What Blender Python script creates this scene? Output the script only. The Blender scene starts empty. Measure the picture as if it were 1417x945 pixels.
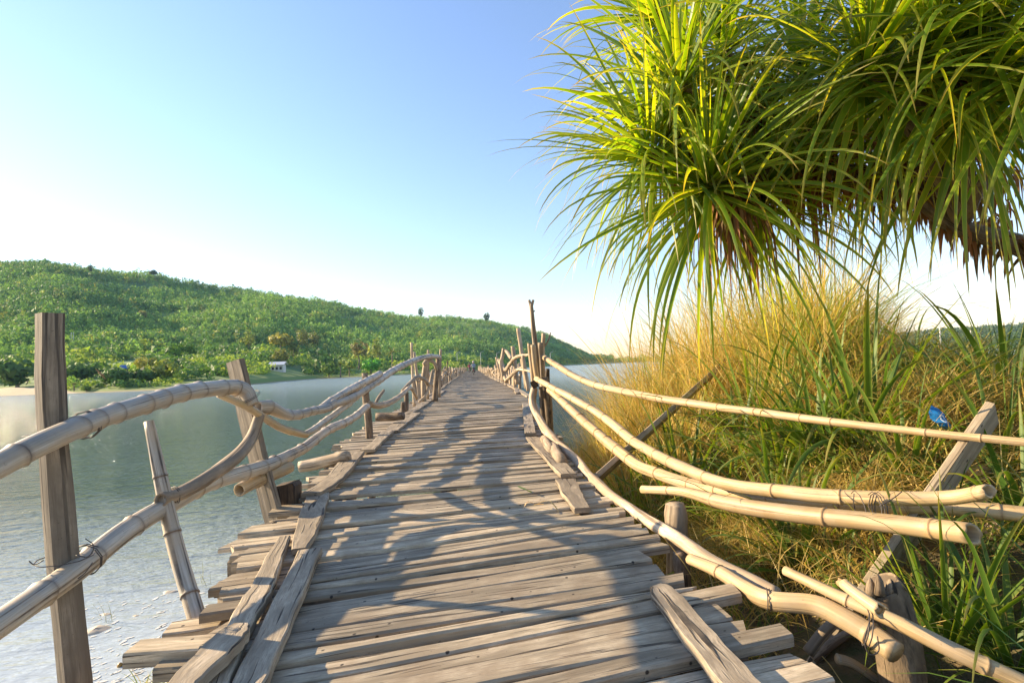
import bpy, math, random
import numpy as np
from mathutils import Vector, Matrix
random.seed(7)
rng = np.random.default_rng(11)
S = bpy.context.scene
COL = S.collection
R = math.radians

# ------------------------------------------------------------------ camera, sky, sun, exposure
F, CX, CY = 700.0, 708.5, 472.5          # focal length in photo pixels, photo centre
ROLL = R(2.3)
EYE = Vector((0, 0, 1.0))                # the deck is z = 0
WATER_Z = -1.4
def cam_basis():
    a = ((655 - CX) / F, -(508 - CY) / F)
    r = a[0] * math.cos(ROLL) + a[1] * math.sin(ROLL)
    u = -a[0] * math.sin(ROLL) + a[1] * math.cos(ROLL)
    th = math.atan(-u)                   # pitch up
    psi = math.atan2(-r, math.cos(th) - u * math.sin(th))
    f = Vector((math.sin(psi) * math.cos(th), math.cos(psi) * math.cos(th), math.sin(th)))
    rt = Vector((math.cos(psi), -math.sin(psi), 0))
    up = rt.cross(f)
    return rt * math.cos(ROLL) - up * math.sin(ROLL), up * math.cos(ROLL) + rt * math.sin(ROLL), f
RT, UP, FW = cam_basis()
cam_data = bpy.data.cameras.new('camera')
cam = bpy.data.objects.new('camera', cam_data)
COL.objects.link(cam)
cam_data.sensor_width = 36
cam_data.lens = 36 * F / 1417
cam_data.clip_start, cam_data.clip_end = 0.05, 20000
M = Matrix((RT, UP, -FW)).transposed().to_4x4()
M.translation = EYE
cam.matrix_world = M
S.camera = cam

SUN_AZ, SUN_EL = R(-70), R(20)           # from straight ahead (+Y) clockwise; above the horizon
w = bpy.data.worlds.new('World'); S.world = w; w.use_nodes = True
nt = w.node_tree
sky = nt.nodes.new('ShaderNodeTexSky')
sky.sky_type = 'NISHITA'; sky.sun_disc = False
sky.sun_elevation, sky.sun_rotation = SUN_EL, SUN_AZ
sky.altitude, sky.air_density, sky.dust_density, sky.ozone_density = 0, 1.4, .12, 5.0
tn = nt.nodes.new('ShaderNodeMix'); tn.data_type = 'RGBA'; tn.blend_type = 'MULTIPLY'
tn.inputs[0].default_value = 1; tn.inputs[7].default_value = (1.08, .87, .85, 1)      # one even tint over the whole sky
nt.links.new(sky.outputs[0], tn.inputs[6]); nt.links.new(tn.outputs[2], nt.nodes['Background'].inputs[0])
nt.nodes['Background'].inputs[1].default_value = 0.09
sd = bpy.data.lights.new('sun', 'SUN'); sd.energy = 3.4; sd.angle = R(0.53); sd.color = (1.0, 0.79, 0.50)
sun = bpy.data.objects.new('sun', sd); COL.objects.link(sun)
sv = Vector((math.sin(SUN_AZ) * math.cos(SUN_EL), math.cos(SUN_AZ) * math.cos(SUN_EL), math.sin(SUN_EL)))
sun.rotation_euler = sv.to_track_quat('Z', 'Y').to_euler()
S.view_settings.view_transform = 'Standard'
S.view_settings.look = 'None'
S.view_settings.exposure = 2.05
S.view_settings.gamma = 1
S.cycles.max_bounces = 6
S.cycles.transparent_max_bounces = 4

# ------------------------------------------------------------------ measuring helpers: photo point -> place in the world
def ray(px, py): return FW + RT * ((px - CX) / F) - UP * ((py - CY) / F)
def P(px, py, Y):
    d = ray(px, py); return EYE + d * (Y / d.y)
def G(px, py, z=0.0):
    d = ray(px, py); return EYE + d * ((z - EYE.z) / d.z)
def hor(px): return 508 + 0.04017 * (655 - px)
def tan_az(px):
    d = ray(px, hor(px)); return d.x / d.y

# ------------------------------------------------------------------ object helpers
WL = {}
def link(o, parent=None, wloc=None):
    COL.objects.link(o)
    if parent is not None: o.parent = parent
    WL[o.name] = Vector(wloc) if wloc is not None else WL.get(parent.name, Vector()) if parent else Vector()
    return o
def tag(o, label=None, cat=None, group=None, kind=None):
    for k, v in (('label', label), ('category', cat), ('group', group), ('kind', kind)):
        if v: o[k] = v
    return o
def thing(name, loc, label, cat, group=None):
    o = bpy.data.objects.new(name, None); o.empty_display_size = .1
    o.location = loc
    link(o, None, loc)
    return tag(o, label, cat, group)
class MB:
    def __init__(s): s.v, s.f, s.uv, s.mk = [], [], [], []
    def add(s, verts, faces, uvs, mark=None):
        b = len(s.v); s.v += [tuple(p) for p in verts]
        s.f += [tuple(i + b for i in f) for f in faces]; s.uv += uvs
        s.mk += mark if mark else [0.0] * len(verts)
    def build(s, name, mat, parent=None, smooth=True):
        off = WL[parent.name] if parent else Vector()
        own = Vector()
        if parent is None: pass
        me = bpy.data.meshes.new(name)
        me.from_pydata([(p[0] - off[0], p[1] - off[1], p[2] - off[2]) for p in s.v], [], s.f)
        ul = me.uv_layers.new(name='UVMap')
        flat = [c for f in s.uv for uv in f for c in uv]
        ul.data.foreach_set('uv', flat)
        if any(s.mk):
            at = me.attributes.new('mark', 'FLOAT', 'POINT'); at.data.foreach_set('value', s.mk)
        if smooth: me.polygons.foreach_set('use_smooth', [True] * len(me.polygons))
        me.materials.append(mat); me.update()
        o = bpy.data.objects.new(name, me)
        return link(o, parent)
def at_base(o):            # a top-level mesh gets its origin at the middle of its own base
    me = o.data
    co = np.empty(len(me.vertices) * 3, 'f4'); me.vertices.foreach_get('co', co); co = co.reshape(-1, 3)
    b = np.array([(co[:, 0].min() + co[:, 0].max()) / 2, (co[:, 1].min() + co[:, 1].max()) / 2, co[:, 2].min()], 'f4')
    me.vertices.foreach_set('co', (co - b).ravel()); me.update()
    o.location = Vector([float(t) for t in b]); WL[o.name] = o.location.copy()
    return o
def catmull(pts, n):
    """pts: list of tuples (any dimension) -> n samples per span"""
    p = [np.array(q, float) for q in pts]
    if len(p) == 2: return [p[0] + (p[1] - p[0]) * i / n for i in range(n + 1)]
    p = [2 * p[0] - p[1]] + p + [2 * p[-1] - p[-2]]
    out = []
    for i in range(1, len(p) - 2):
        for k in range(n):
            t = k / n
            out.append(.5 * ((2 * p[i]) + (-p[i-1] + p[i+1]) * t + (2*p[i-1] - 5*p[i] + 4*p[i+1] - p[i+2]) * t*t + (-p[i-1] + 3*p[i] - 3*p[i+1] + p[i+2]) * t**3))
    out.append(p[-2]); return out
def sweep(mb, rings, closed_start=True, closed_end=True, marks=None, us=None):
    """rings: list of lists of points"""
    n = len(rings[0]); V, Fc, UV, mk = [], [], [], []
    per = [0.0]
    for k in range(n): per.append(per[-1] + (Vector(rings[0][(k + 1) % n]) - Vector(rings[0][k])).length)
    if us is None:
        us = [0.0]
        for i in range(1, len(rings)):
            c0 = sum((Vector(q) for q in rings[i-1]), Vector()) / n; c1 = sum((Vector(q) for q in rings[i]), Vector()) / n
            us.append(us[-1] + (c1 - c0).length)
    for i, r in enumerate(rings):
        V += r; mk += [marks[i] if marks else 0.0] * n
    for i in range(len(rings) - 1):
        for k in range(n):
            k2 = (k + 1) % n
            Fc.append((i*n + k, i*n + k2, (i+1)*n + k2, (i+1)*n + k))
            UV.append([(us[i], per[k]), (us[i], per[k+1]), (us[i+1], per[k+1]), (us[i+1], per[k])])
    if closed_start: Fc.append(tuple(range(n))[::-1]); UV.append([(us[0], per[k] * .3) for k in range(n)][::-1])
    if closed_end:
        b = (len(rings) - 1) * n
        Fc.append(tuple(b + k for k in range(n))); UV.append([(us[-1], per[k] * .3) for k in range(n)])
    mb.add(V, Fc, UV, mk)
def pole_mb(pts, sides=10, bamboo=0, hollow=(), lump=.05, n=6, mb=None, seed=None):
    """round pole through pts = [(Vector, radius)]; bamboo = distance between nodes in metres"""
    rd = random.Random(seed if seed is not None else random.random())
    mb = mb or MB()
    sm = catmull([(*p, r) for p, r in pts], n)
    L = [0.0]
    for i in range(1, len(sm)): L.append(L[-1] + float(np.linalg.norm(sm[i][:3] - sm[i-1][:3])))
    samp = [(l, q, 1.0 if not bamboo else .97, 0.0) for l, q in zip(L, sm)]
    if bamboo:
        s = bamboo * rd.uniform(.2, .8)
        arr = np.array(sm); Ls = np.array(L)
        while s < L[-1]:
            r0 = float(np.interp(s, Ls, arr[:, 3]))
            e = min(r0 * .22, .012)
            if s > 2*e and s < L[-1] - 2*e:
                samp = [x for x in samp if abs(x[0] - s) > 2.6 * e]
                for ds, kk, m in ((-2.2*e, .97, 0), (-.75*e, 1.04, .25), (0, 1.10, .6), (.3*e, .99, 1), (.95*e, .955, .35), (2.2*e, .97, 0)):
                    q = np.array([np.interp(s + ds, Ls, arr[:, j]) for j in range(4)])
                    samp.append((s + ds, q, kk, m))
            s += bamboo * rd.uniform(.6, 1.4)
        samp.sort(key=lambda x: x[0])
    rings, marks, us = [], [], []
    prev = None
    ph = [rd.uniform(0, 6.28) for _ in range(4)]
    for i, (l, q, kk, m) in enumerate(samp):
        a = Vector(samp[max(0, i-1)][1][:3]); b = Vector(samp[min(len(samp)-1, i+1)][1][:3])
        t = (b - a).normalized()
        if prev is None:
            s0 = t.cross(Vector((.13, .21, 1))).normalized() if abs(t.z) < .9 else t.cross(Vector((0, 1, .1))).normalized()
        else: s0 = (prev - t * prev.dot(t)).normalized()
        prev = s0; b0 = t.cross(s0); c = Vector(q[:3]); r = q[3] * kk
        ring = []
        for k in range(sides):
            an = 2 * math.pi * k / sides
            rr = r
            if lump: rr *= 1 + lump * (math.sin(2*an + ph[0] + l*5) * .6 + math.sin(l*9/max(.3, 6*r) * .3 + ph[1] + an) * .8 + math.sin(3*an + ph[2] - l*7) * .5)
            ring.append(c + (s0 * math.cos(an) + b0 * math.sin(an)) * rr)
        rings.append(ring); marks.append(m); us.append(l)
    if 'end' in hollow:
        r1, r0 = rings[-1], rings[-2]
        c = sum((Vector(q) for q in r1), Vector()) / sides
        t = (c - sum((Vector(q) for q in r0), Vector()) / sides).normalized()
        r1 = [Vector(q) + t * rd.uniform(-.012, .012) for q in r1]; rings[-1] = r1
        rings.append([c + (Vector(q) - c) * .72 - t * .002 for q in r1]); marks.append(.15); us.append(us[-1] + .01)
        rings.append([c + (Vector(q) - c) * .66 - t * .16 for q in r1]); marks.append(1); us.append(us[-1] + .15)
    if 'start' in hollow:
        r1, r0 = rings[0], rings[1]
        c = sum((Vector(q) for q in r1), Vector()) / sides
        t = (c - sum((Vector(q) for q in r0), Vector()) / sides).normalized()
        rings.insert(0, [c + (Vector(q) - c) * .70 - t * .002 for q in r1]); marks.insert(0, .15); us.insert(0, us[0] - .01)
        rings.insert(0, [c + (Vector(q) - c) * .64 - t * .14 for q in r1]); marks.insert(0, 1); us.insert(0, us[0] - .15)
    sweep(mb, rings, True, True, marks, us)
    return mb
def slab_mb(pts, thick, side_hint, n=3, taper_end=1.0, wob=.04, mb=None, cham=.15, lift=0.0):
    """board through pts = [(Vector, width)], width along side_hint"""
    mb = mb or MB()
    sm = catmull([(*p, ww) for p, ww in pts], n)
    rings = []
    ph = random.uniform(0, 9)
    for i, q in enumerate(sm):
        a = Vector(sm[max(0, i-1)][:3]); b = Vector(sm[min(len(sm)-1, i+1)][:3])
        t = (b - a).normalized(); s = (side_hint - t * side_hint.dot(t)).normalized(); nn = s.cross(t)
        c = Vector(q[:3]) + nn * 0
        wd = q[3] / 2; h = thick / 2
        jl = wd * wob * math.sin(ph + i * 1.7) ; jr = wd * wob * math.sin(ph * 2 + i * 2.3)
        e = min(thick * cham, .006)
        sec = [(-wd + jl, -h), (wd + jr, -h), (wd + jr, h - e), (wd + jr - e, h), (-wd + jl + e, h), (-wd + jl, h - e)]
        if nn.z < 0 and abs(nn.z) > .5: sec = [(x, -y) for x, y in sec][::-1]
        rings.append([c + s * x + nn * y for x, y in sec])
    sweep(mb, rings)
    return mb

# ------------------------------------------------------------------ materials
def nmat(name):
    m = bpy.data.materials.new(name); m.use_nodes = True
    n = m.node_tree.nodes; l = m.node_tree.links
    return m, n, l, n['Principled BSDF']
def mixc(n, l, fac, a, b, mode='MIX'):
    x = n.new('ShaderNodeMix'); x.data_type = 'RGBA'; x.blend_type = mode
    for s, v in ((0, fac), (6, a), (7, b)):
        if hasattr(v, 'is_output'): l.new(v, x.inputs[s])
        else: x.inputs[s].default_value = v if not isinstance(v, tuple) else (*v, 1)
    return x.outputs[2]
def ramp(n, l, src, stops):
    r = n.new('ShaderNodeValToRGB'); e = r.color_ramp.elements
    while len(e) < len(stops): e.new(.5)
    for k, (p, c) in enumerate(stops):
        e[k].position = p; e[k].color = (*c, 1) if isinstance(c, tuple) else (c, c, c, 1)
    l.new(src, r.inputs[0]); return r.outputs[0]
def noise(n, l, vec, scale, detail=4, rough=.55):
    x = n.new('ShaderNodeTexNoise'); x.inputs['Scale'].default_value = scale
    x.inputs['Detail'].default_value = detail; x.inputs['Roughness'].default_value = rough
    if vec is not None: l.new(vec, x.inputs['Vector'])
    return x.outputs[0]
def mapped(n, l, vec, scale):
    x = n.new('ShaderNodeMapping'); x.inputs['Scale'].default_value = scale; l.new(vec, x.inputs['Vector']); return x.outputs[0]
def wood(name, light, mid, dark, crack=.5, grain=(5, 70, 1), nodecol=None, rough=.8, vary=.35, bump=.35, spots=False, weather=None):
    m, n, l, b = nmat(name)
    uv = n.new('ShaderNodeTexCoord').outputs['UV']
    oi = n.new('ShaderNodeObjectInfo')
    k = n.new('ShaderNodeMath'); k.operation = 'MULTIPLY'; k.inputs[1].default_value = 61.7; l.new(oi.outputs['Random'], k.inputs[0])
    cb = n.new('ShaderNodeCombineXYZ'); l.new(k.outputs[0], cb.inputs[0]); l.new(k.outputs[0], cb.inputs[1]); l.new(k.outputs[0], cb.inputs[2])
    ad = n.new('ShaderNodeVectorMath'); ad.operation = 'ADD'; l.new(uv, ad.inputs[0]); l.new(cb.outputs[0], ad.inputs[1])
    v = ad.outputs[0]
    g1 = noise(n, l, mapped(n, l, v, grain), 1.0, 5, .6)
    g2 = noise(n, l, mapped(n, l, v, (grain[0] * .35, grain[1] * .25, 1)), 1.0, 4)
    g3 = noise(n, l, v, 7, 5, .6)
    c = ramp(n, l, g1, [(.32, mid), (.60, light)])
    fine = noise(n, l, mapped(n, l, v, (grain[0] * 2.5, grain[1] * 3.2, 1)), 1.0, 4, .7)
    c = mixc(n, l, ramp(n, l, fine, [(.34, .75), (.52, 0.0)]), c, tuple(q * .5 for q in mid))
    c = mixc(n, l, ramp(n, l, g2, [(.38, 1.0), (.60, 0.0)]), c, tuple(q * .62 for q in mid))
    cr = ramp(n, l, noise(n, l, mapped(n, l, v, (grain[0] * .3, grain[1] * .9, 1)), 1.0, 2, .5), [(.355, 1.0), (.40, 0.0)])
    f = n.new('ShaderNodeMath'); f.operation = 'MULTIPLY'; l.new(cr, f.inputs[0]); f.inputs[1].default_value = crack
    c = mixc(n, l, f.outputs[0], c, dark)
    c = mixc(n, l, ramp(n, l, g3, [(.42, 0.0), (.68, .7)]), c, weather if weather else tuple(q * .6 for q in mid))
    sp_ = noise(n, l, v, 60, 3, .7)
    c = mixc(n, l, ramp(n, l, sp_, [(.66, 0.0), (.74, .6)]), c, dark)
    if spots:
        vo = n.new('ShaderNodeTexVoronoi'); vo.inputs['Scale'].default_value = 12; l.new(v, vo.inputs['Vector'])
        c = mixc(n, l, ramp(n, l, vo.outputs['Distance'], [(.07, 1.0), (.11, 0.0)]), c, dark)
    if nodecol:
        at = n.new('ShaderNodeAttribute'); at.attribute_name = 'mark'
        c = mixc(n, l, at.outputs['Fac'], c, nodecol)
    hs = n.new('ShaderNodeHueSaturation')
    mr = n.new('ShaderNodeMapRange'); l.new(oi.outputs['Random'], mr.inputs[0]); mr.inputs[3].default_value = 1 - vary; mr.inputs[4].default_value = 1 + vary * .45
    l.new(mr.outputs[0], hs.inputs['Value']); l.new(c, hs.inputs['Color'])
    l.new(hs.outputs[0], b.inputs['Base Color'])
    b.inputs['Roughness'].default_value = rough
    bp = n.new('ShaderNodeBump'); bp.inputs['Strength'].default_value = bump; bp.inputs['Distance'].default_value = .006
    sm = n.new('ShaderNodeMath'); sm.operation = 'SUBTRACT'; l.new(g1, sm.inputs[0]); l.new(f.outputs[0], sm.inputs[1])
    l.new(sm.outputs[0], bp.inputs['Height']); l.new(bp.outputs[0], b.inputs['Normal'])
    return m
M_PLANK = wood('weathered_plank', (.64, .52, .365), (.47, .375, .25), (.04, .028, .018), .95, (7, 75, 1), rough=.78, vary=.38, spots=True, weather=(.29, .21, .13))
M_BOARD = wood('edge_board_wood', (.52, .42, .295), (.36, .28, .19), (.03, .022, .016), 1.0, (7, 70, 1), vary=.25, bump=.6)
M_POST = wood('grey_post_wood', (.42, .34, .245), (.27, .21, .145), (.03, .022, .016), .8, (4, 60, 1), vary=.2, bump=.5)
M_DARK = wood('dark_wet_stump', (.17, .11, .065), (.065, .04, .022), (.012, .008, .006), .9, (8, 40, 1), vary=.25, bump=1.0)
M_STUMP = wood('split_stump', (.34, .25, .155), (.20, .14, .085), (.02, .014, .009), 1.0, (9, 35, 1), vary=.1, bump=1.2)
M_BARK = wood('bark_pole', (.34, .26, .18), (.19, .13, .08), (.03, .02, .013), .9, (10, 40, 1), vary=.25, bump=1.0)
M_BGREY = wood('grey_bamboo', (.56, .51, .43), (.41, .36, .29), (.06, .045, .035), 1.0, (2.2, 75, 1), nodecol=(.085, .05, .03), rough=.55, vary=.12, bump=.15, weather=(.44, .33, .21))
M_BYEL = wood('straw_bamboo', (.66, .48, .26), (.52, .355, .17), (.13, .08, .04), .7, (2.2, 70, 1), nodecol=(.34, .21, .10), rough=.55, vary=.14, bump=.3, weather=(.40, .31, .21))
M_DRIFT = wood('driftwood', (.60, .47, .33), (.45, .33, .21), (.06, .04, .025), .7, (5, 45, 1), nodecol=(.1, .06, .03), rough=.75, vary=.35, bump=.5)
M_WIRE = nmat('rusty_wire')[0]; M_WIRE.node_tree.nodes['Principled BSDF'].inputs['Base Color'].default_value = (.055, .045, .04, 1)
M_WIRE.node_tree.nodes['Principled BSDF'].inputs['Roughness'].default_value = .6

def leafmat(name, base, trans, edge=None, mixf=.45, rough=.38, vary=.3, attr=None):
    m, n, l, b = nmat(name)
    if attr:
        a = n.new('ShaderNodeAttribute'); a.attribute_name = 'tint'; c = a.outputs['Color']
    else:
        uv = n.new('ShaderNodeTexCoord').outputs['UV']
        sp = n.new('ShaderNodeSeparateXYZ'); l.new(uv, sp.inputs[0])
        st = noise(n, l, mapped(n, l, uv, (2, 30, 1)), 1, 3)
        c = mixc(n, l, st, tuple(q * .75 for q in base), tuple(min(1, q * 1.25) for q in base))
        if edge:
            ab = n.new('ShaderNodeMath'); ab.operation = 'ABSOLUTE'; l.new(sp.outputs[1], ab.inputs[0])
            c = mixc(n, l, ramp(n, l, ab.outputs[0], [(.80, 0.0), (.97, .9)]), c, edge)
            c = mixc(n, l, ramp(n, l, sp.outputs[0], [(.72, 0.0), (1.0, .75)]), c, (.26, .19, .05))
        oi = n.new('ShaderNodeObjectInfo'); hs = n.new('ShaderNodeHueSaturation')
        at2 = n.new('ShaderNodeAttribute'); at2.attribute_name = 'mark'
        sm = n.new('ShaderNodeMath'); sm.operation = 'ADD'; l.new(oi.outputs['Random'], sm.inputs[0]); l.new(at2.outputs['Fac'], sm.inputs[1])
        fr = n.new('ShaderNodeMath'); fr.operation = 'FRACT'; l.new(sm.outputs[0], fr.inputs[0])
        mr = n.new('ShaderNodeMapRange'); l.new(fr.outputs[0], mr.inputs[0]); mr.inputs[3].default_value = 1 - vary; mr.inputs[4].default_value = 1 + vary
        mh = n.new('ShaderNodeMapRange'); l.new(fr.outputs[0], mh.inputs[0]); mh.inputs[3].default_value = .515; mh.inputs[4].default_value = .475
        l.new(mr.outputs[0], hs.inputs['Value']); l.new(mh.outputs[0], hs.inputs['Hue']); l.new(c, hs.inputs['Color']); c = hs.outputs[0]
    l.new(c, b.inputs['Base Color']); b.inputs['Roughness'].default_value = rough
    t = n.new('ShaderNodeBsdfTranslucent')
    tc = mixc(n, l, 1.0, c, trans, 'MULTIPLY')
    l.new(tc, t.inputs['Color'])
    mx = n.new('ShaderNodeMixShader'); mx.inputs[0].default_value = mixf
    l.new(b.outputs[0], mx.inputs[1]); l.new(t.outputs[0], mx.inputs[2])
    l.new(mx.outputs[0], n['Material Output'].inputs[0])
    return m
M_PAND = leafmat('screw_pine_leaf', (.105, .19, .012), (3.4, 2.7, .45), (.36, .36, .07), .5, .42)
M_STRAP = leafmat('strap_leaf', (.075, .145, .017), (2.4, 2.1, .7), (.26, .28, .06), .38, .55)
M_DEAD = leafmat('dead_leaf', (.20, .105, .032), (2.0, 1.6, 1.0), None, .25, .7, .45)
M_GRASS = leafmat('grass_blade', None, (1.5, 1.4, 1.0), attr=True, mixf=.35, rough=.6)
M_TREE = leafmat('tree_foliage', None, (1.6, 1.6, 1.0), attr=True, mixf=.25, rough=.7)

def flat(name, col, rough=.6, **kw):
    m, n, l, b = nmat(name)
    tc = n.new('ShaderNodeTexCoord').outputs['Object']
    g = noise(n, l, tc, kw.get('scale', 14), 4)
    c = mixc(n, l, g, tuple(q * .8 for q in col), tuple(min(1, q * 1.15) for q in col))
    l.new(c, b.inputs['Base Color']); b.inputs['Roughness'].default_value = rough
    return m

# ------------------------------------------------------------------ fast joined geometry (grass, leaf masses)
def np_mesh(name, verts, quads, mat, tint=None, parent=None, tris=None, smooth=False, mark=None, uv=None):
    off = np.array(WL[parent.name]) if parent else np.zeros(3)
    me = bpy.data.meshes.new(name)
    verts = np.asarray(verts, 'f4') - off.astype('f4')
    idx = quads if quads is not None else tris
    k = idx.shape[1]
    me.vertices.add(len(verts)); me.vertices.foreach_set('co', verts.ravel())
    me.loops.add(idx.size); me.loops.foreach_set('vertex_index', idx.astype('i4').ravel())
    me.polygons.add(len(idx)); me.polygons.foreach_set('loop_start', np.arange(0, idx.size, k, dtype='i4'))
    me.polygons.foreach_set('loop_total', np.full(len(idx), k, 'i4'))
    if smooth: me.polygons.foreach_set('use_smooth', np.ones(len(idx), bool))
    if tint is not None:
        a = me.attributes.new('tint', 'FLOAT_COLOR', 'POINT')
        t = np.ones((len(verts), 4), 'f4'); t[:, :3] = tint; a.data.foreach_set('color', t.ravel())
    if mark is not None:
        a = me.attributes.new('mark', 'FLOAT', 'POINT'); a.data.foreach_set('value', np.asarray(mark, 'f4').ravel())
    if uv is not None:
        u = me.uv_layers.new(name='UVMap'); u.data.foreach_set('uv', np.asarray(uv, 'f4')[idx.ravel()].ravel())
    me.update(calc_edges=True); me.validate()
    me.materials.append(mat)
    return link(bpy.data.objects.new(name, me), parent)
def blades(base, L, az, lean, curve, width, cols, K=5):
    """arrays for N grass blades -> verts, quads, tint"""
    N = len(base); t = np.linspace(0, 1, K + 1)[None, :, None]
    L = L[:, None, None]; lean = lean[:, None, None]; curve = curve[:, None, None]
    d = np.stack([np.sin(az), np.cos(az), np.zeros(N)], 1)[:, None, :]
    ang = lean + curve * t                       # angle from the vertical
    # integrate direction
    ds = 1.0 / K
    am = lean + curve * (t[:, :-1] + ds / 2)
    h = np.concatenate([np.zeros((N, 1, 1)), np.cumsum(np.sin(am) * ds, 1)], 1)
    z = np.concatenate([np.zeros((N, 1, 1)), np.cumsum(np.cos(am) * ds, 1)], 1)
    c = base[:, None, :] + d * h * L + np.array([0, 0, 1.0]) * z * L
    tw = az + rng.normal(0, .7, N) + math.pi / 2
    s = np.stack([np.sin(tw), np.cos(tw), np.zeros(N)], 1)[:, None, :]
    wt = width[:, None, None] * (np.minimum(1, .6 + 1.2 * t) * (1 - t) ** .7 + .04)
    v = np.stack([c - s * wt / 2, c + s * wt / 2], 2).reshape(-1, 3)
    i = (np.arange(N)[:, None] * (2 * (K + 1)) + np.arange(K)[None, :] * 2).ravel()
    q = np.stack([i, i + 1, i + 3, i + 2], 1)
    tint = np.repeat(cols, 2 * (K + 1), 0)
    return v, q, tint
def leaf_path(base, d0, L, k, K=12, pw=1.4, side=None):
    """arching strap leaf: start direction, length, how strongly it droops"""
    pts = [Vector(base)]; d = Vector(d0).normalized(); out_d = [d.copy()]
    for i in range(K):
        t = (i + .5) / K
        d = (d + Vector((0, 0, -1)) * k * (t ** pw) * (1.0 / K) * 3).normalized()
        if side: d = (d + side * (t / K)).normalized()
        pts.append(pts[-1] + d * (L / K)); out_d.append(d.copy())
    return pts, out_d
def leaf_geo(base, d0, L, w0, k, wdir, K=12, pw=1.4, fold=.28, tipw=.02, twist=0.0, side=None):
    pts, dr = leaf_path(base, d0, L, k, K, pw, side)
    V, UV = [], []
    for i, (p, d) in enumerate(zip(pts, dr)):
        t = i / K
        wv = wdir - d * wdir.dot(d)
        if wv.length < 1e-4: wv = d.orthogonal()
        wv.normalize(); nn = wv.cross(d).normalized()
        if twist:
            a = twist * t; wv, nn = wv * math.cos(a) + nn * math.sin(a), nn * math.cos(a) - wv * math.sin(a)
        ww = w0 * (min(1, .7 + 1.5 * t) * max(0, 1 - t) ** .62 * (1 - .25 * t) + tipw * (1 - t * .8)) / 2
        V += [p - wv * ww + nn * ww * fold, p, p + wv * ww + nn * ww * fold]
        UV += [(t, -1.0), (t, 0.0), (t, 1.0)]
    Fc = []
    for i in range(K):
        a = i * 3
        Fc += [(a, a + 1, a + 4, a + 3), (a + 1, a + 2, a + 5, a + 4)]
    return V, Fc, UV
def leaf_obj(name, geo, mat, parent):
    V, Fc, UV = geo
    mb = MB(); mb.add(V, Fc, [[UV[i] for i in f] for f in Fc])
    return mb.build(name, mat, parent)
def leaves_joined(name, geos, mat, parent):
    V, Q, U, mk, b = [], [], [], [], 0
    for g in geos:
        V += [tuple(p) for p in g[0]]; Q += [[i + b for i in f] for f in g[1]]; U += g[2]; mk += [random.random()] * len(g[0]); b += len(g[0])
    o = np_mesh(name, np.array(V), np.array(Q), mat, None, parent, smooth=True, mark=np.array(mk), uv=np.array(U))
    o['kind'] = 'stuff'; return o

# ================================================================== THE SETTING
# ---------------- water
def mapr(n, l, src, a, b, c=0, d=1):
    x = n.new('ShaderNodeMapRange'); l.new(src, x.inputs[0])
    for k, v in zip((1, 2, 3, 4), (a, b, c, d)): x.inputs[k].default_value = v
    return x.outputs[0]
def water():
    m, n, l, b = nmat('lake_water')
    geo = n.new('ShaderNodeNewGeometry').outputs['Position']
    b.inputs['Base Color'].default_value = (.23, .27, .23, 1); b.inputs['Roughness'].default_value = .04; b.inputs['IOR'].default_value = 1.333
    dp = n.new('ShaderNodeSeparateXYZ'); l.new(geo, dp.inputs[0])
    silt_sheen = mixc(n, l, mapr(n, l, dp.outputs[1], 4.0, 12), (.46, .50, .50), (.075, .105, .06))  # pale silty shallows, with the bright sky's sheen mixed into their colour
    l.new(mixc(n, l, mapr(n, l, dp.outputs[1], 20, 85), silt_sheen, (.22, .27, .26)), b.inputs['Base Color'])  # far water coloured paler in place of the sky's reflection
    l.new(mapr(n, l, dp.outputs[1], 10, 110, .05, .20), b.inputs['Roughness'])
    n1 = noise(n, l, mapped(n, l, geo, (.42, 1.7, 1)), 1.5, 4, .6)
    n2 = noise(n, l, mapped(n, l, geo, (1.0, 2.6, 1)), 5.5, 3, .6)
    n3 = noise(n, l, mapped(n, l, geo, (.02, .06, 1)), 1.0, 3, .5)
    sp = n.new('ShaderNodeSeparateXYZ'); l.new(geo, sp.inputs[0])
    wob = n.new('ShaderNodeMath'); wob.operation = 'MULTIPLY_ADD'; l.new(noise(n, l, mapped(n, l, geo, (.12, .3, 1)), 1.0, 3), wob.inputs[0]); wob.inputs[1].default_value = 9; l.new(sp.outputs[1], wob.inputs[2])
    cal = ramp(n, l, mapr(n, l, wob.outputs[0], 0, 60), [(.08, .010), (.15, .10), (.24, .5), (.40, .7), (.60, 1.0)])
    ad = n.new('ShaderNodeMath'); ad.operation = 'MULTIPLY_ADD'; l.new(n2, ad.inputs[0]); ad.inputs[1].default_value = .3; l.new(n1, ad.inputs[2])
    ml = n.new('ShaderNodeMath'); ml.operation = 'MULTIPLY'; l.new(ad.outputs[0], ml.inputs[0]); l.new(cal, ml.inputs[1])
    bp = n.new('ShaderNodeBump'); bp.inputs['Strength'].default_value = 1.0; bp.inputs['Distance'].default_value = .42
    l.new(ml.outputs[0], bp.inputs['Height']); l.new(bp.outputs[0], b.inputs['Normal'])
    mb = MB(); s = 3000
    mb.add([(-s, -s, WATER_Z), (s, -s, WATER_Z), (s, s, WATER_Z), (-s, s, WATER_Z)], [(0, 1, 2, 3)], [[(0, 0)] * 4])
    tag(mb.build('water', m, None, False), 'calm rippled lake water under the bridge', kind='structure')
water()

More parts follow.
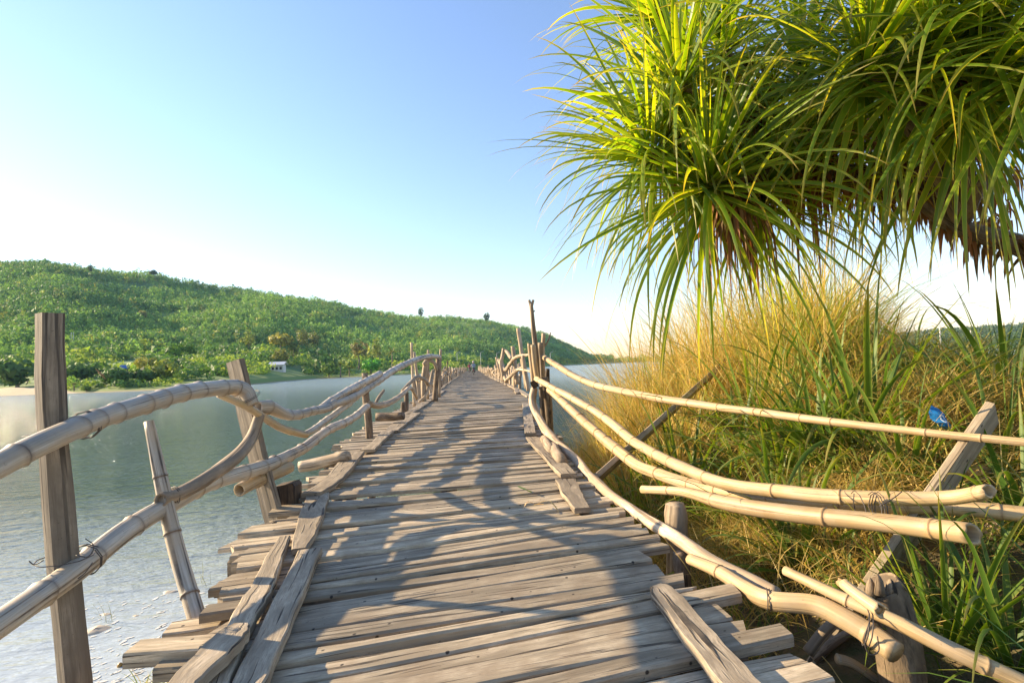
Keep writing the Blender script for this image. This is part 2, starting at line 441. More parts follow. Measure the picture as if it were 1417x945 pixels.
# ---------------- the near bank: land to the right of and under the bridge
SHORE = np.array([(-2.3, -8), (-1.9, .6), (-1.3, 1.9), (-.2, 2.7), (.75, 4.2), (.95, 7), (1.35, 9.6), (2.6, 13), (9, 21), (26, 40), (85, 90), (320, 230)], float)
def shore_dist(x, y):
    p = np.stack([x, y], -1)[..., None, :]
    a, b = SHORE[:-1], SHORE[1:]
    ab = b - a; t = np.clip(((p - a) * ab).sum(-1) / (ab ** 2).sum(-1), 0, 1)
    q = a + ab * t[..., None]; dd = np.linalg.norm(p - q, axis=-1)
    i = dd.argmin(-1); d = np.take_along_axis(dd, i[..., None], -1)[..., 0]
    A, AB = a[i], ab[i]
    cr = AB[..., 0] * (y - A[..., 1]) - AB[..., 1] * (x - A[..., 0])
    return np.where(cr < 0, d, -d)
def bump2(x, y): return .10 * np.sin(x * 1.7 + 1) * np.sin(y * 1.3 + .5) + .05 * np.sin(x * 4.1 + y * 2.2) + .03 * np.sin(y * 7.3 - x * 5.1)
def bank_z(x, y):
    x = np.asarray(x, float); y = np.asarray(y, float)
    d = shore_dist(x, y)
    z = np.where(d > 0, WATER_Z - .04 + 1.95 * (1 - np.exp(-np.maximum(d, 0) / 1.9)), WATER_Z - .04 + .25 * d)
    z = z + .48 * np.clip((x - 1.95) / .9, 0, 1) * np.clip((y - 2.1) / .9, 0, 1) * np.clip((9 - y) / 3, 0, 1) * (d > 0)
    z = z - 1.35 * np.clip((y - 5.0) / 8, 0, 1) * np.clip(d / 2, 0, 1)
    return np.maximum(z, WATER_Z - 1.5) + bump2(x, y) * np.clip(d / 1.2, 0, 1)
def bank():
    m, n, l, b = nmat('bank_soil')
    geo = n.new('ShaderNodeNewGeometry').outputs['Position']
    c = ramp(n, l, noise(n, l, geo, 1.3, 6, .65), [(.35, (.085, .06, .03)), (.52, (.17, .12, .055)), (.68, (.27, .20, .11))])
    c = mixc(n, l, ramp(n, l, noise(n, l, geo, 9, 5, .7), [(.45, 0.0), (.62, .7)]), c, (.07, .09, .025))
    l.new(c, b.inputs['Base Color']); b.inputs['Roughness'].default_value = .95
    bp = n.new('ShaderNodeBump'); bp.inputs['Distance'].default_value = .05; l.new(noise(n, l, geo, 14, 6, .7), bp.inputs['Height']); l.new(bp.outputs[0], b.inputs['Normal'])
    xs = np.concatenate([np.linspace(-5, 9, 90), 9 + np.geomspace(.2, 420, 40)]); ys = np.concatenate([np.linspace(-8, 15, 120), 15 + np.geomspace(.25, 400, 40)])
    X, Y = np.meshgrid(xs, ys); Z = bank_z(X, Y)
    nx, ny = len(xs), len(ys)
    i = (np.arange(ny - 1)[:, None] * nx + np.arange(nx - 1)[None]).ravel()
    q = np.stack([i, i + 1, i + 1 + nx, i + nx], 1)
    tag(np_mesh('ground', np.stack([X, Y, Z], -1).reshape(-1, 3), q, m, smooth=True), 'sloping earth bank beside the bridge', kind='structure')
bank()

# ---------------- the far shore and its hill
SHZ = np.array([(-1500, 170), (-300, 150), (0, 138), (60, 134), (150, 122), (300, 118), (360, 150), (440, 232), (540, 240), (620, 270), (720, 420), (800, 620), (900, 700), (1100, 560), (1300, 420), (1700, 420), (2400, 420)], float)
RDG = np.array([(-1500, 430, 700), (-900, 400, 640), (-300, 372, 600), (0, 370, 600), (60, 373, 600), (130, 378, 610), (210, 383, 620), (260, 391, 640), (320, 401, 660), (380, 407, 680), (440, 414, 700), (500, 425, 740), (560, 433, 780), (620, 438, 830), (680, 443, 900), (720, 450, 960), (760, 462, 1020), (790, 476, 1080), (820, 492, 1150), (860, 494, 1200), (1000, 484, 1100), (1200, 466, 900), (1280, 455, 800), (1350, 449, 760), (1417, 446, 760), (1700, 425, 800), (2400, 440, 900)], float)
TF = np.array([(-1500, .36, 40), (0, .36, 44), (250, .37, 40), (400, .34, 32), (470, .24, 20), (540, .16, 12), (700, .12, 8), (850, .10, 4), (2400, .12, 6)], float)   # where the wood begins: share of the way up, photo pixels above the horizon
def hill_pt(px, t):
    """px: photo column giving the bearing, t: 0 shore .. 1 ridge .. beyond"""
    px = np.asarray(px, float); t = np.asarray(t, float)
    zs = np.interp(px, SHZ[:, 0], SHZ[:, 1]); zr = np.interp(px, RDG[:, 0], RDG[:, 2]); ry = np.interp(px, RDG[:, 0], RDG[:, 1])
    hz = 508 + .04017 * (655 - px)
    top = 1.0 + (hz - ry) / F * zr * .985 - 4
    Yd = zs + (zr - zs) * t
    ta = np.interp(px, TAB[:, 0], TAB[:, 1])
    x = Yd * ta
    tf = np.interp(px, TF[:, 0], TF[:, 1])
    q = np.clip((t - .02) / (tf - .02), 0, 1)
    zf = np.minimum(1.0 + np.interp(px, TF[:, 0], TF[:, 2]) / F * (zs + (zr - zs) * tf) - WATER_Z - 1.5, (top - WATER_Z) * .8)
    plain = np.clip(t / .02, 0, 1) * 1.7 + np.maximum(zf - 1.7, 1) * q ** 1.15
    plain = plain + .35 * np.sin(q * 22 + x * .01) * q * (q < 1)
    u = np.clip((t - tf) / (1 - tf), 0, 1)
    rise = (top - WATER_Z - zf) * (u * (1 + .22 * (1 - u) * np.sin(px * .02)))
    rise = np.where(t > 1, rise - (top - WATER_Z) * ((t - 1) * 1.6) ** 1.4, rise)
    und = (np.sin(x * .021 + 1.0) * np.cos(Yd * .017) * 5 + np.sin(x * .05 + Yd * .043) * 2.2) * np.clip((t - tf) * 3, 0, 1) * np.clip((1.15 - t) * 2.5, 0, 1) * np.clip(top / 60, .1, 1)
    return x, Yd, np.maximum(WATER_Z - .25 + plain + rise + und, np.where(t > 1, WATER_Z + .5, -99))
_pp = np.linspace(-1500, 2400, 400); TAB = np.array([(p, tan_az(p)) for p in _pp])
def hill():
    m, n, l, b = nmat('hillside')
    geo = n.new('ShaderNodeNewGeometry').outputs['Position']
    sp = n.new('ShaderNodeSeparateXYZ'); l.new(geo, sp.inputs[0])
    big = noise(n, l, geo, .018, 5, .6); fine = noise(n, l, geo, .22, 6, .7)
    c = ramp(n, l, big, [(.38, (.06, .13, .025)), (.52, (.12, .22, .035)), (.66, (.20, .29, .055))])
    c = mixc(n, l, ramp(n, l, fine, [(.35, .65), (.6, 0.0)]), c, (.05, .10, .02))
    bandv = noise(n, l, mapped(n, l, geo, (.006, .02, .25)), 1.0, 3, .5)
    c = mixc(n, l, ramp(n, l, bandv, [(.58, 0.0), (.62, .5)]), c, (.22, .25, .06))
    low = n.new('ShaderNodeMapRange'); l.new(sp.outputs[2], low.inputs[0]); low.inputs[1].default_value = .5; low.inputs[2].default_value = 1.6; low.inputs[3].default_value = 1; low.inputs[4].default_value = 0
    c = mixc(n, l, low.outputs[0], c, (.13, .19, .03))
    sh = n.new('ShaderNodeMapRange'); l.new(sp.outputs[2], sh.inputs[0]); sh.inputs[1].default_value = WATER_Z + .05; sh.inputs[2].default_value = WATER_Z + .45; sh.inputs[3].default_value = 1; sh.inputs[4].default_value = 0
    c = mixc(n, l, sh.outputs[0], c, (.25, .2, .11))
    l.new(c, b.inputs['Base Color']); b.inputs['Roughness'].default_value = .95
    pxs = np.linspace(-1500, 2400, 330); ts = np.concatenate([[-.06, -.02, 0, .006, .014, .022, .03, .05], np.linspace(.07, 1.05, 70), [1.12, 1.2, 1.35, 1.5]])
    A, T = np.meshgrid(pxs, ts)
    x, y, z = hill_pt(A, T); z[0] = WATER_Z - 3; z[1] = WATER_Z - .6
    i = (np.arange(len(ts) - 1)[:, None] * len(pxs) + np.arange(len(pxs) - 1)[None]).ravel()
    q = np.stack([i, i + 1, i + 1 + len(pxs), i + len(pxs)], 1)
    tag(np_mesh('hills', np.stack([x, y, z], -1).reshape(-1, 3), q, m, smooth=True), 'long green wooded hill across the lake', kind='structure')
hill()
def foliage(pos, h, wd, cols, M=26, leaf=.30, flat_top=0.0):
    """leafy crowns as many small triangles: arrays of N positions, heights, widths, colours"""
    N = len(pos)
    u = rng.normal(size=(N, M, 3)); u /= np.linalg.norm(u, axis=2, keepdims=True)
    r = rng.uniform(.55, 1.0, (N, M, 1)) ** .6
    lob = 1 + .28 * np.sin(u[..., 0:1] * 4 + rng.uniform(0, 6, (N, 1, 1))) * np.cos(u[..., 2:3] * 5 + rng.uniform(0, 6, (N, 1, 1)))
    c = u * r * lob * np.stack([wd / 2, wd / 2, h / 2], 1)[:, None, :] + np.array([0, 0, 1.0]) * (h * .56)[:, None, None] + pos[:, None, :]
    sz = (wd * leaf)[:, None, None] * rng.uniform(.6, 1.35, (N, M, 1))
    a = rng.normal(size=(N, M, 3)); a -= u * (a * u).sum(2, keepdims=True) * .75; a /= np.linalg.norm(a, axis=2, keepdims=True)
    bq = np.cross(u + rng.normal(0, .45, (N, M, 3)), a); bq /= np.linalg.norm(bq, axis=2, keepdims=True)
    v = np.stack([c - a * sz * .6, c + a * sz * .6 - bq * sz * .2, c + bq * sz * .75], 2).reshape(-1, 3)
    tr = np.arange(N * M * 3).reshape(-1, 3)
    tint = np.repeat((cols[:, None, :] * rng.uniform(.75, 1.25, (N, M, 1))).reshape(-1, 3), 3, 0)
    return v, tr, tint
def forest():
    N = 27000
    px = rng.uniform(-330, 850, N); u = rng.uniform(0, 1, N)
    tf_ = np.interp(px, TF[:, 0], TF[:, 1]); t = tf_ * .93 + (1.06 - tf_ * .93) * u
    x, y, z = hill_pt(px, t)
    pat = np.sin(x * .028 + 2) * np.cos(y * .021 + 1) + .6 * np.sin(x * .07 - y * .05) + rng.normal(0, .35, N)
    keep = (rng.uniform(0, 1, N) < np.interp(t - tf_, [-.03, .01, .04], [.3, .8, 1.0])) & (pat > -1.15)
    px, t, x, y, z, pat, tf_ = [q[keep] for q in (px, t, x, y, z, pat, tf_)]
    n = len(x)
    h = rng.uniform(4.0, 7.5, n) * np.interp(pat, [-1.3, -.4, .6], [.55, .9, 1.1]) * np.where(rng.uniform(0, 1, n) < .04, 1.35, 1)
    wd = h * np.where(rng.uniform(0, 1, n) < .65, rng.uniform(.35, .6, n), rng.uniform(.7, 1.25, n)); h = h * rng.uniform(.7, 1.25, n)
    c0 = np.array([.11, .21, .05]); c1 = np.array([.24, .39, .075]); c2 = np.array([.34, .36, .08])
    blk = np.sin(x * .016 + .8 * np.sin(y * .02)) * np.sin(y * .023 + 1 + .9 * np.sin(x * .013)); k = np.clip(.42 + .55 * blk + pat * -.18 + rng.normal(0, .25, n), 0, 1)[:, None]
    cols = c0 + (c1 - c0) * k
    yl = rng.uniform(0, 1, n) < .07; cols[yl] = c2 * rng.uniform(.7, 1.1, (yl.sum(), 1))
    v, tr, ti = foliage(np.stack([x, y, z - .4], 1), h, wd * .95, cols, 44, .215)
    tag(np_mesh('forest', v, None, M_TREE, ti, None, tr), 'dense woodland covering the far hillside', kind='stuff')
    # low scrub on the shore plain
    N = 12000
    px = rng.uniform(-330, 900, N); q = rng.uniform(0, 1, N) ** 1.2
    tf_ = np.interp(px, TF[:, 0], TF[:, 1]); t = .012 + tf_ * q
    x, y, z = hill_pt(px, t)
    row = np.sin(q * 19 + np.sin(px * .013) * 2.2)              # hedges along the terraces
    ok = (row + np.sin(x * .06 + 1) * .7 + rng.normal(0, .55, N) > .15) & ~((px > 373) & (px < 420) & (q < .32)) & ~((px < 92) & (q < .1)) & ~((px > 250) & (px < 420) & (q < .12) & (rng.uniform(0, 1, N) < .8))
    x, y, z, q, px = [w_[ok] for w_ in (x, y, z, q, px)]; n = len(x)
    h = rng.uniform(.8, 2.4, n) * np.interp(q, [0, .15, 1], [.45, .9, 1.5]) * np.where(rng.uniform(0, 1, n) < .1, 2.2, 1); wd = h * rng.uniform(1.0, 1.9, n)
    dk = (np.sin(px * .045 + q * 9) + rng.normal(0, .5, n) > .2)[:, None]
    k = rng.uniform(0, 1, (n, 1)) ** 1.2
    cols = np.where(dk, np.array([.06, .13, .028]) * (1 - k) + np.array([.10, .19, .035]) * k, np.array([.16, .28, .035]) * (1 - k) + np.array([.30, .36, .055]) * k)
    v, tr, ti = foliage(np.stack([x, y, z - .1], 1), h, wd, cols, 40, .19)
    tag(np_mesh('shrubbery', v, None, M_TREE, ti, None, tr), 'low bright green scrub along the far shore', kind='stuff')
    # right-hand far wood
    N = 2600
    px = rng.uniform(1120, 1650, N); t = rng.uniform(.05, 1.05, N)
    x, y, z = hill_pt(px, t)
    h = rng.uniform(4, 8, N); cols = np.array([.05, .085, .025]) * rng.uniform(.7, 1.5, (N, 1))
    v, tr, ti = foliage(np.stack([x, y, z - .3], 1), h, h * .9, cols, 16, .36)
    tag(np_mesh('woods', v, None, M_TREE, ti, None, tr), 'distant low wooded ridge behind the tall grass', kind='stuff')
forest()

# ================================================================== FAR SHORE THINGS
M_TRUNK = flat('tree_bark', (.22, .17, .12), .9)
def hill_loc(px, py):          # walk up the slope along that bearing until the ground meets the line of sight
    best = None
    for t in np.linspace(.004, 1, 400):
        x, y, z = hill_pt(px, t)
        q = EYE + ray(px, py) * (float(y) / ray(px, py).y)
        if float(z) >= q.z: return Vector((float(x), float(y), float(z)))
    return Vector((float(x), float(y), float(z)))
def far_tree(name, px, base_y, top_y, wpx, col, label, cat='tree', kind='round', M=150):
    b = hill_loc(px, base_y); k = b.y / F
    h = (base_y - top_y) * k; wd = wpx * k
    t = thing(name, b, label, cat, 'separate trees and bushes on the far shore')
    c = np.array([col])
    if kind == 'palm':
        geos = []
        for i in range(16):
            a = i * 2.4; el = random.uniform(-.2, 1.0)
            d = Vector((math.cos(a) * math.cos(el), math.sin(a) * math.cos(el), math.sin(el)))
            geos.append(leaf_geo(b + Vector((0, 0, h * .72)), d, wd * .62, wd * .17, .8, d.cross(Vector((0, 0, 1))).normalized(), 5))
        V, Q, bb = [], [], 0
        for g in geos:
            V += [tuple(p) for p in g[0]]; Q += [[i + bb for i in f] for f in g[1]]; bb += len(g[0])
        np_mesh('crown', np.array(V), np.array(Q), M_TREE, np.tile(c, (len(V), 1)), t)
        tb = .75
    else:
        if kind == 'flat': pos, hh = b + Vector((0, 0, h * .55)), h * .45
        elif kind == 'tall': pos, hh = b + Vector((0, 0, h * .2)), h * .8
        else: pos, hh = b + Vector((0, 0, h * .05)), h * .95
        v, tr, ti = foliage(np.array([pos]), np.array([hh]), np.array([wd]), c, M, .17)
        # a few lobes so the outline is uneven
        for _ in range(4):
            p2 = pos + Vector((random.uniform(-.3, .3) * wd, random.uniform(-.3, .3) * wd, random.uniform(-.05, .35) * hh))
            v2, tr2, ti2 = foliage(np.array([p2]), np.array([hh * .6]), np.array([wd * .55]), c * random.uniform(.85, 1.2), M // 2, .24)
            tr = np.concatenate([tr, tr2 + len(v)]); v = np.concatenate([v, v2]); ti = np.concatenate([ti, ti2])
        np_mesh('crown', v, None, M_TREE, ti, t, tr)
        tb = .6
    pole_mb([(b + Vector((0, 0, -.3)), wd * .045 + .06), (b + Vector((.1, 0, h * tb * .5)), wd * .035 + .05), (b + Vector((0, 0, h * tb)), wd * .02 + .03)], 6, n=2).build('trunk', M_TRUNK, t)
GRN, OLV, YEL, DRK, BRI = (.10, .20, .03), (.19, .23, .04), (.33, .30, .06), (.06, .12, .025), (.10, .30, .03)
for a in (
    ('broadleaf_tree', 243, 499, 476, 25, GRN, 'rounded mid green tree with a second paler one close on its right', 'tree', 'round'),
    ('broadleaf_tree', 263, 499, 474, 18, (.09, .18, .024), 'upright green tree touching the rounder tree on its left', 'tree', 'tall'),
    ('feathery_tree', 196, 519, 494, 14, YEL, 'tall yellow-brown feathery tree right of the blue shed roof', 'tree', 'tall'),
    ('feathery_tree', 213, 518, 496, 13, (.16, .17, .035), 'olive feathery tree between the yellow-brown one and the big rounded bush', 'tree', 'tall'),
    ('large_bush', 230, 527, 501, 34, OLV, 'broad olive bush near the waterline, largest bush in the middle of the far shore', 'bush', 'round'),
    ('dark_tree', 198, 530, 512, 34, DRK, 'low dark green tree at the waterline left of the broad olive bush', 'tree', 'round'),
    ('dark_tree', 160, 533, 512, 32, DRK, 'dark spreading tree at the waterline below the flying bird', 'tree', 'round'),
    ('dark_tree', 115, 524, 506, 40, (.05, .10, .02), 'dark wide tree rising behind the little sand spit', 'tree', 'round'),
    ('dark_tree', 24, 536, 500, 46, DRK, 'dark green tree mass behind the sandy beach, left of the squared near post', 'tree', 'round'),
    ('parasol_tree', 389, 500, 464, 29, YEL, 'flat-topped yellow-green tree on a bare pale trunk above the white house', 'tree', 'flat'),
    ('small_tree', 389, 505, 484, 20, (.19, .20, .035), 'rounded yellow-green tree under the flat-topped tree', 'tree', 'round'),
    ('slim_tree', 345, 487, 457, 13, OLV, 'slim yellow-green tree standing left of the flat-topped tree', 'tree', 'tall'),
    ('slim_tree', 407, 503, 472, 14, (.11, .15, .03), 'slim olive tree just right of the flat-topped tree', 'tree', 'tall'),
    ('tall_tree', 419, 488, 456, 15, (.18, .19, .04), 'tallest yellowish tree of the clump up right of the flat-topped tree', 'tree', 'tall'),
    ('tall_tree', 436, 484, 460, 14, (.17, .18, .04), 'yellowish tree right beside the tallest one of its clump', 'tree', 'tall'),
    ('round_bush', 455, 522, 502, 20, (.12, .20, .03), 'round light green bush on the shore right of the white house', 'bush', 'round'),
    ('round_bush', 449, 515, 495, 34, (.06, .13, .022), 'darker spreading bush behind the round light green one', 'bush', 'round'),
    ('date_palm', 471, 522, 500, 19, (.13, .17, .035), 'stubby palm with feathery fronds between the shore bushes', 'palm', 'palm'),
    ('date_palm', 483, 521, 506, 16, (.15, .18, .035), 'lowest palm of the far shore, beside the stubby palm', 'palm', 'palm'),
    ('bright_bush', 513, 517, 498, 24, BRI, 'brightest green dome-shaped bush on the far shore', 'bush', 'round'),
    ('feathery_tree', 500, 503, 473, 22, (.17, .15, .045), 'brownish feathery tree behind the brightest dome-shaped bush', 'tree', 'tall'),
    ('tall_tree', 523, 502, 467, 13, OLV, 'tall narrow olive tree between the brownish tree and the rightmost palm', 'tree', 'tall'),
    ('coconut_palm', 497, 511, 484, 24, (.19, .19, .05), 'pale coconut palm in front of the brownish feathery tree', 'palm', 'palm'),
    ('coconut_palm', 526, 510, 484, 15, (.15, .17, .04), 'small coconut palm above the brightest bush', 'palm', 'palm'),
    ('coconut_palm', 543, 510, 480, 22, (.18, .19, .045), 'coconut palm with a wide crown, rightmost of the palms on the far shore', 'palm', 'palm'),
    ('beach_shrub', 102, 541, 529, 13, (.13, .16, .05), 'small spiky shrub on the sand spit by the squared near post', 'shrub', 'palm'),
    ('beach_shrub', 119, 542, 534, 11, (.12, .19, .035), 'little rounded shrub at the waterline right of the sand spit', 'shrub', 'round'),
    ('ridge_tree', 125, 382, 367, 6, (.035, .06, .025), 'lone dark tree sticking up from the left of the ridge line', 'tree', 'tall'),
    ('ridge_tree', 213, 388, 375, 9, (.04, .07, .02), 'dark round-headed tree on the middle of the ridge line', 'tree', 'flat'),
    ('ridge_tree', 585, 441, 425, 8, (.04, .08, .025), 'taller tree on the ridge line above the left-hand bridge posts', 'tree', 'tall'),
    ('ridge_tree', 676, 448, 433, 9, (.04, .08, .025), 'dark tree on the ridge line directly above the end of the bridge', 'tree', 'tall'),
    ('pale_tree', 197, 445, 431, 12, (.20, .19, .06), 'pale yellow tree standing out alone halfway up the hillside', 'tree', 'tall'),
):
    far_tree(*a)
def box_mb(c, sx, sy, sz, mb=None, rot=0.0):
    mb = mb or MB(); V = []
    cs, sn = math.cos(rot), math.sin(rot)
    for z in (0, 1):
        for x, y in ((-.5, -.5), (.5, -.5), (.5, .5), (-.5, .5)):
            dx, dy = x * sx, y * sy
            V.append((c[0] + dx * cs - dy * sn, c[1] + dx * sn + dy * cs, c[2] + z * sz))
    Fc = [(3, 2, 1, 0), (4, 5, 6, 7), (0, 1, 5, 4), (1, 2, 6, 5), (2, 3, 7, 6), (3, 0, 4, 7)]
    mb.add(V, Fc, [[(0, 0), (sx, 0), (sx, sz), (0, sz)]] * 6)
    return mb
def gable_mb(c, sx, sy, h, rot=0.0):
    mb = MB(); cs, sn = math.cos(rot), math.sin(rot)
    def w(x, y, z): return (c[0] + x * cs - y * sn, c[1] + x * sn + y * cs, c[2] + z)
    a, b = sx / 2, sy / 2; t = .12
    V = [w(-a, -b, 0), w(a, -b, 0), w(a, b, 0), w(-a, b, 0), w(-a, 0, h), w(a, 0, h)] + [w(-a, -b, t), w(a, -b, t), w(a, b, t), w(-a, b, t), w(-a, 0, h + t), w(a, 0, h + t)]
    Fc = [(0, 1, 5, 4)[::-1], (2, 3, 4, 5)[::-1], (6, 7, 11, 10), (8, 9, 10, 11), (0, 1, 7, 6), (2, 3, 9, 8), (0, 6, 10, 4), (3, 4, 10, 9), (1, 5, 11, 7), (2, 8, 11, 5)]
    mb.add(V, Fc, [[(0, 0)] * len(f) for f in Fc]); return mb
M_WHITE = flat('white_plaster', (.6, .58, .54), .7); M_ROOF = flat('pale_roof_sheet', (.62, .62, .62), .5)
M_WIN = flat('dark_window', (.03, .035, .04), .2); M_BLUE = flat('blue_roof_sheet', (.03, .12, .42), .5)
M_CONC = flat('concrete', (.55, .53, .50), .8); M_TEAL = flat('teal_netting', (.02, .33, .26), .7); M_CANV = flat('pale_canvas', (.42, .34, .24), .8)
def house():
    b = hill_loc(385, 514); k = b.y / F
    t = thing('house', b, 'small white house with a pale sheet roof by the far shore road', 'house')
    wd = 17 * k
    box_mb(b + Vector((0, 0, -.5)), wd, wd * .55, 3.1).build('wall', M_WHITE, t, False)
    gable_mb(b + Vector((0, 0, 2.62)), wd * 1.25, wd * .85, 1.3).build('roof', M_ROOF, t, False)
    for i in (-1, 0, 1):
        f = box_mb(b + Vector((i * wd * .3, -wd * .275 - .03, .7)), .9, .08, 1.1).build('window', M_WIN, t, False)
    box_mb(b + Vector((-wd * .62, -.3, -.4)), wd * .3, wd * .4, 2.3).build('annex', flat('brown_boards', (.2, .13, .09)), t, False)
house()
def shed():
    b = hill_loc(178, 516); k = b.y / F
    t = thing('shed', b, 'low shed with a bright blue sheet roof among far shore trees', 'shed')
    b = b + Vector((0, -2, 0))
    box_mb(b, 7.5 * k, 3 * k, 1.3).build('wall', M_CONC, t, False)
    gable_mb(b + Vector((0, 0, 1.32)), 10.5 * k, 6 * k, 4.5 * k).build('roof', M_BLUE, t, False)
    b = hill_loc(108, 512)
    o = at_base(box_mb(b + Vector((0, -2, 0)), .8, .6, 1.6).build('water_tank', flat('grey_tank', (.35, .38, .42)), None, False))
    tag(o, 'small grey box-shaped tank among the dark trees near the bird', 'tank')
shed()
def poles():
    for px, by, ty, lab in ((98.5, 478, 462, 'left pole of the close pair on the terraced slope'), (101.5, 478, 462, 'right pole of the close pair on the terraced slope')):
        b = hill_loc(px, by); k = b.y / F
        tag(at_base(pole_mb([(b + Vector((0, 0, -.5)), .22), (b + Vector((0, 0, (by - ty) * k)), .16)], 6, n=1).build('utility_pole', M_CONC)), 'pale concrete utility pole, ' + lab, 'pole', 'pair of poles on the slope')
    for px, by, ty, lab in ((665.5, 506, 488, 'pale street lamp on the far shore just right of the scooter'), (633, 507, 489, 'pale street lamp on the far shore left of the scooter'), (688, 506, 489, 'pale street lamp behind the curved driftwood posts'), (762, 503, 488, 'pale street lamp on the far shore right of the tall forked stick')):
        b = P(px, by, 330); k = 330 / F
        t = thing('street_lamp', b, lab, 'street lamp', 'street lamps on the far shore')
        h = (by - ty) * k
        pole_mb([(b - Vector((0, 0, 3)), .16), (b + Vector((0, 0, h)), .10)], 6, n=1).build('post', M_CONC, t)
        pole_mb([(b + Vector((0, 0, h - .1)), .08), (b + Vector((1.0, 0, h + .5)), .07), (b + Vector((2.0, 0, h + .7)), .12)], 6, n=2).build('lamp_arm', M_CONC, t)
poles()
def beach():
    m = flat('beach_sand', (.46, .36, .22), .95, scale=1.5)
    a = hill_pt(np.linspace(-60, 112, 26), np.full(26, .0)); 
    pxs = np.linspace(-60, 112, 40); ts = np.linspace(-.02, .035, 8)
    A, T = np.meshgrid(pxs, ts); x, y, z = hill_pt(A, T)
    hh = np.clip(1 - np.abs((A - 30) / 85) ** 3, 0, 1) * np.interp(T, [-.02, .0, .02, .035], [-.5, .5, 1.0, .1])
    z = WATER_Z - .3 + hh * 2.2 * (1 + .05 * np.sin(A * .11)) + np.where(T > .03, -.4, 0)
    i = (np.arange(7)[:, None] * 40 + np.arange(39)[None]).ravel()
    tag(np_mesh('beach', np.stack([x, y, z], -1).reshape(-1, 3), np.stack([i, i + 1, i + 41, i + 40], 1), m, smooth=True), 'pale sandy beach on the far shore', kind='structure')
beach()

# ================================================================== THE BRIDGE
bridge = thing('wooden_bridge', (0, 3, 0), 'long narrow footbridge of weathered uneven planks running over the lake', 'bridge')
LE = [G(*p) for p in ((285, 960), (300, 905), (322, 820), (340, 775), (372, 735), (415, 690), (440, 660), (480, 615), (530, 580), (572, 557), (605, 541), (622, 528), (640, 517))]
RE = [G(*p) for p in ((1120, 920), (1085, 888), (1000, 845), (980, 815), (925, 790), (900, 757), (880, 720), (850, 705), (800, 650), (775, 615), (745, 585), (735, 562), (729, 552), (718, 540), (700, 530), (680, 522), (667, 516))]
ly = np.array([p.y for p in LE] + [400]); lx = np.array([p.x for p in LE] + [LE[-1].x - .2])
ry_ = np.array([p.y for p in RE] + [400]); rx = np.array([p.x for p in RE] + [RE[-1].x])
def edge_l(y): return float(np.interp(y, ly, lx))
def edge_r(y): return float(np.interp(y, ry_, rx))
def plank_geo(mb, xl, xr, yl0, yl1, yr0, yr1, z0, th, segs, rd, warp=.012):
    rings = []
    p1, p2, p3 = rd.uniform(0, 6), rd.uniform(0, 6), rd.uniform(0, 6)
    ez, el, er = rd.uniform(-.012, .012), rd.uniform(-.05, .05), rd.uniform(-.05, .05)
    wob = rd.uniform(.002, warp)
    for i in range(segs + 1):
        t = i / segs; x = xl + (xr - xl) * t
        y0 = yl0 + (yr0 - yl0) * t + wob * math.sin(p1 + t * 9) ; y1 = yl1 + (yr1 - yl1) * t + wob * math.sin(p2 + t * 7)
        if y1 - y0 < .02: y1 = y0 + .02
        zz = z0 + ez * (t - .5) * 2 + .006 * math.sin(p3 + t * 5)
        sk = (el if i == 0 else er if i == segs else 0)
        c = min(.008, th * .25)
        rings.append([Vector((x - sk * .5, y0, zz - th)), Vector((x + sk * .5, y1, zz - th)), Vector((x + sk * .5, y1, zz - c)), Vector((x + sk * .45, y1 - c, zz)), Vector((x - sk * .45, y0 + c, zz)), Vector((x - sk * .5, y0, zz - c))])
    sweep(mb, rings)
rd = random.Random(5)
yc, tn = 1.05, .17
stuff = MB(); npl = 0
cl = yc; slope = .17
# the front line of each plank is y = c + s*x
while cl < 150:
    tgt = float(np.interp(cl, [1, 2.2, 2.8, 4.2, 5.2, 7, 8.3, 9.5, 12, 16, 30, 60], [.17, .17, .22, .14, .08, .07, .14, .10, .03, .0, .03, .0])) + rd.uniform(-.02, .02)
    wc = rd.choice((.075, .095, .115, .13, .15, .175)) * rd.uniform(.9, 1.12)
    s1 = slope + max(-.03, min(.03, tgt - slope + rd.uniform(-.008, .008)))
    ym = cl + wc / 2
    xl = edge_l(ym - .2) - rd.choice((0, .02, .05, .10, .16)) + rd.uniform(-.04, .06)
    xr = edge_r(ym + .2) + rd.choice((-.03, 0, .03, .07)) + rd.uniform(-.05, .05)
    if ym > 20: xl, xr = edge_l(ym) + rd.uniform(-.06, .06), edge_r(ym) + rd.uniform(-.06, .06)
    gap = rd.choice((.008, .014, .020, .030)) if ym < 20 else .018
    c1 = cl + wc
    mb = MB() if npl < 290 else stuff
    th = rd.uniform(.028, .048)
    plank_geo(mb, xl, xr, cl + slope * xl, c1 - gap + s1 * xl, cl + slope * xr, c1 - gap + s1 * xr, rd.uniform(-.016, .014), th, 7 if ym < 8 else 4 if ym < 25 else 2, rd)
    if npl < 290: mb.build('plank', M_PLANK, bridge, False)
    npl += 1; cl = c1; slope = s1
stuff.build('plank_run', M_PLANK, bridge, False)['kind'] = 'stuff'
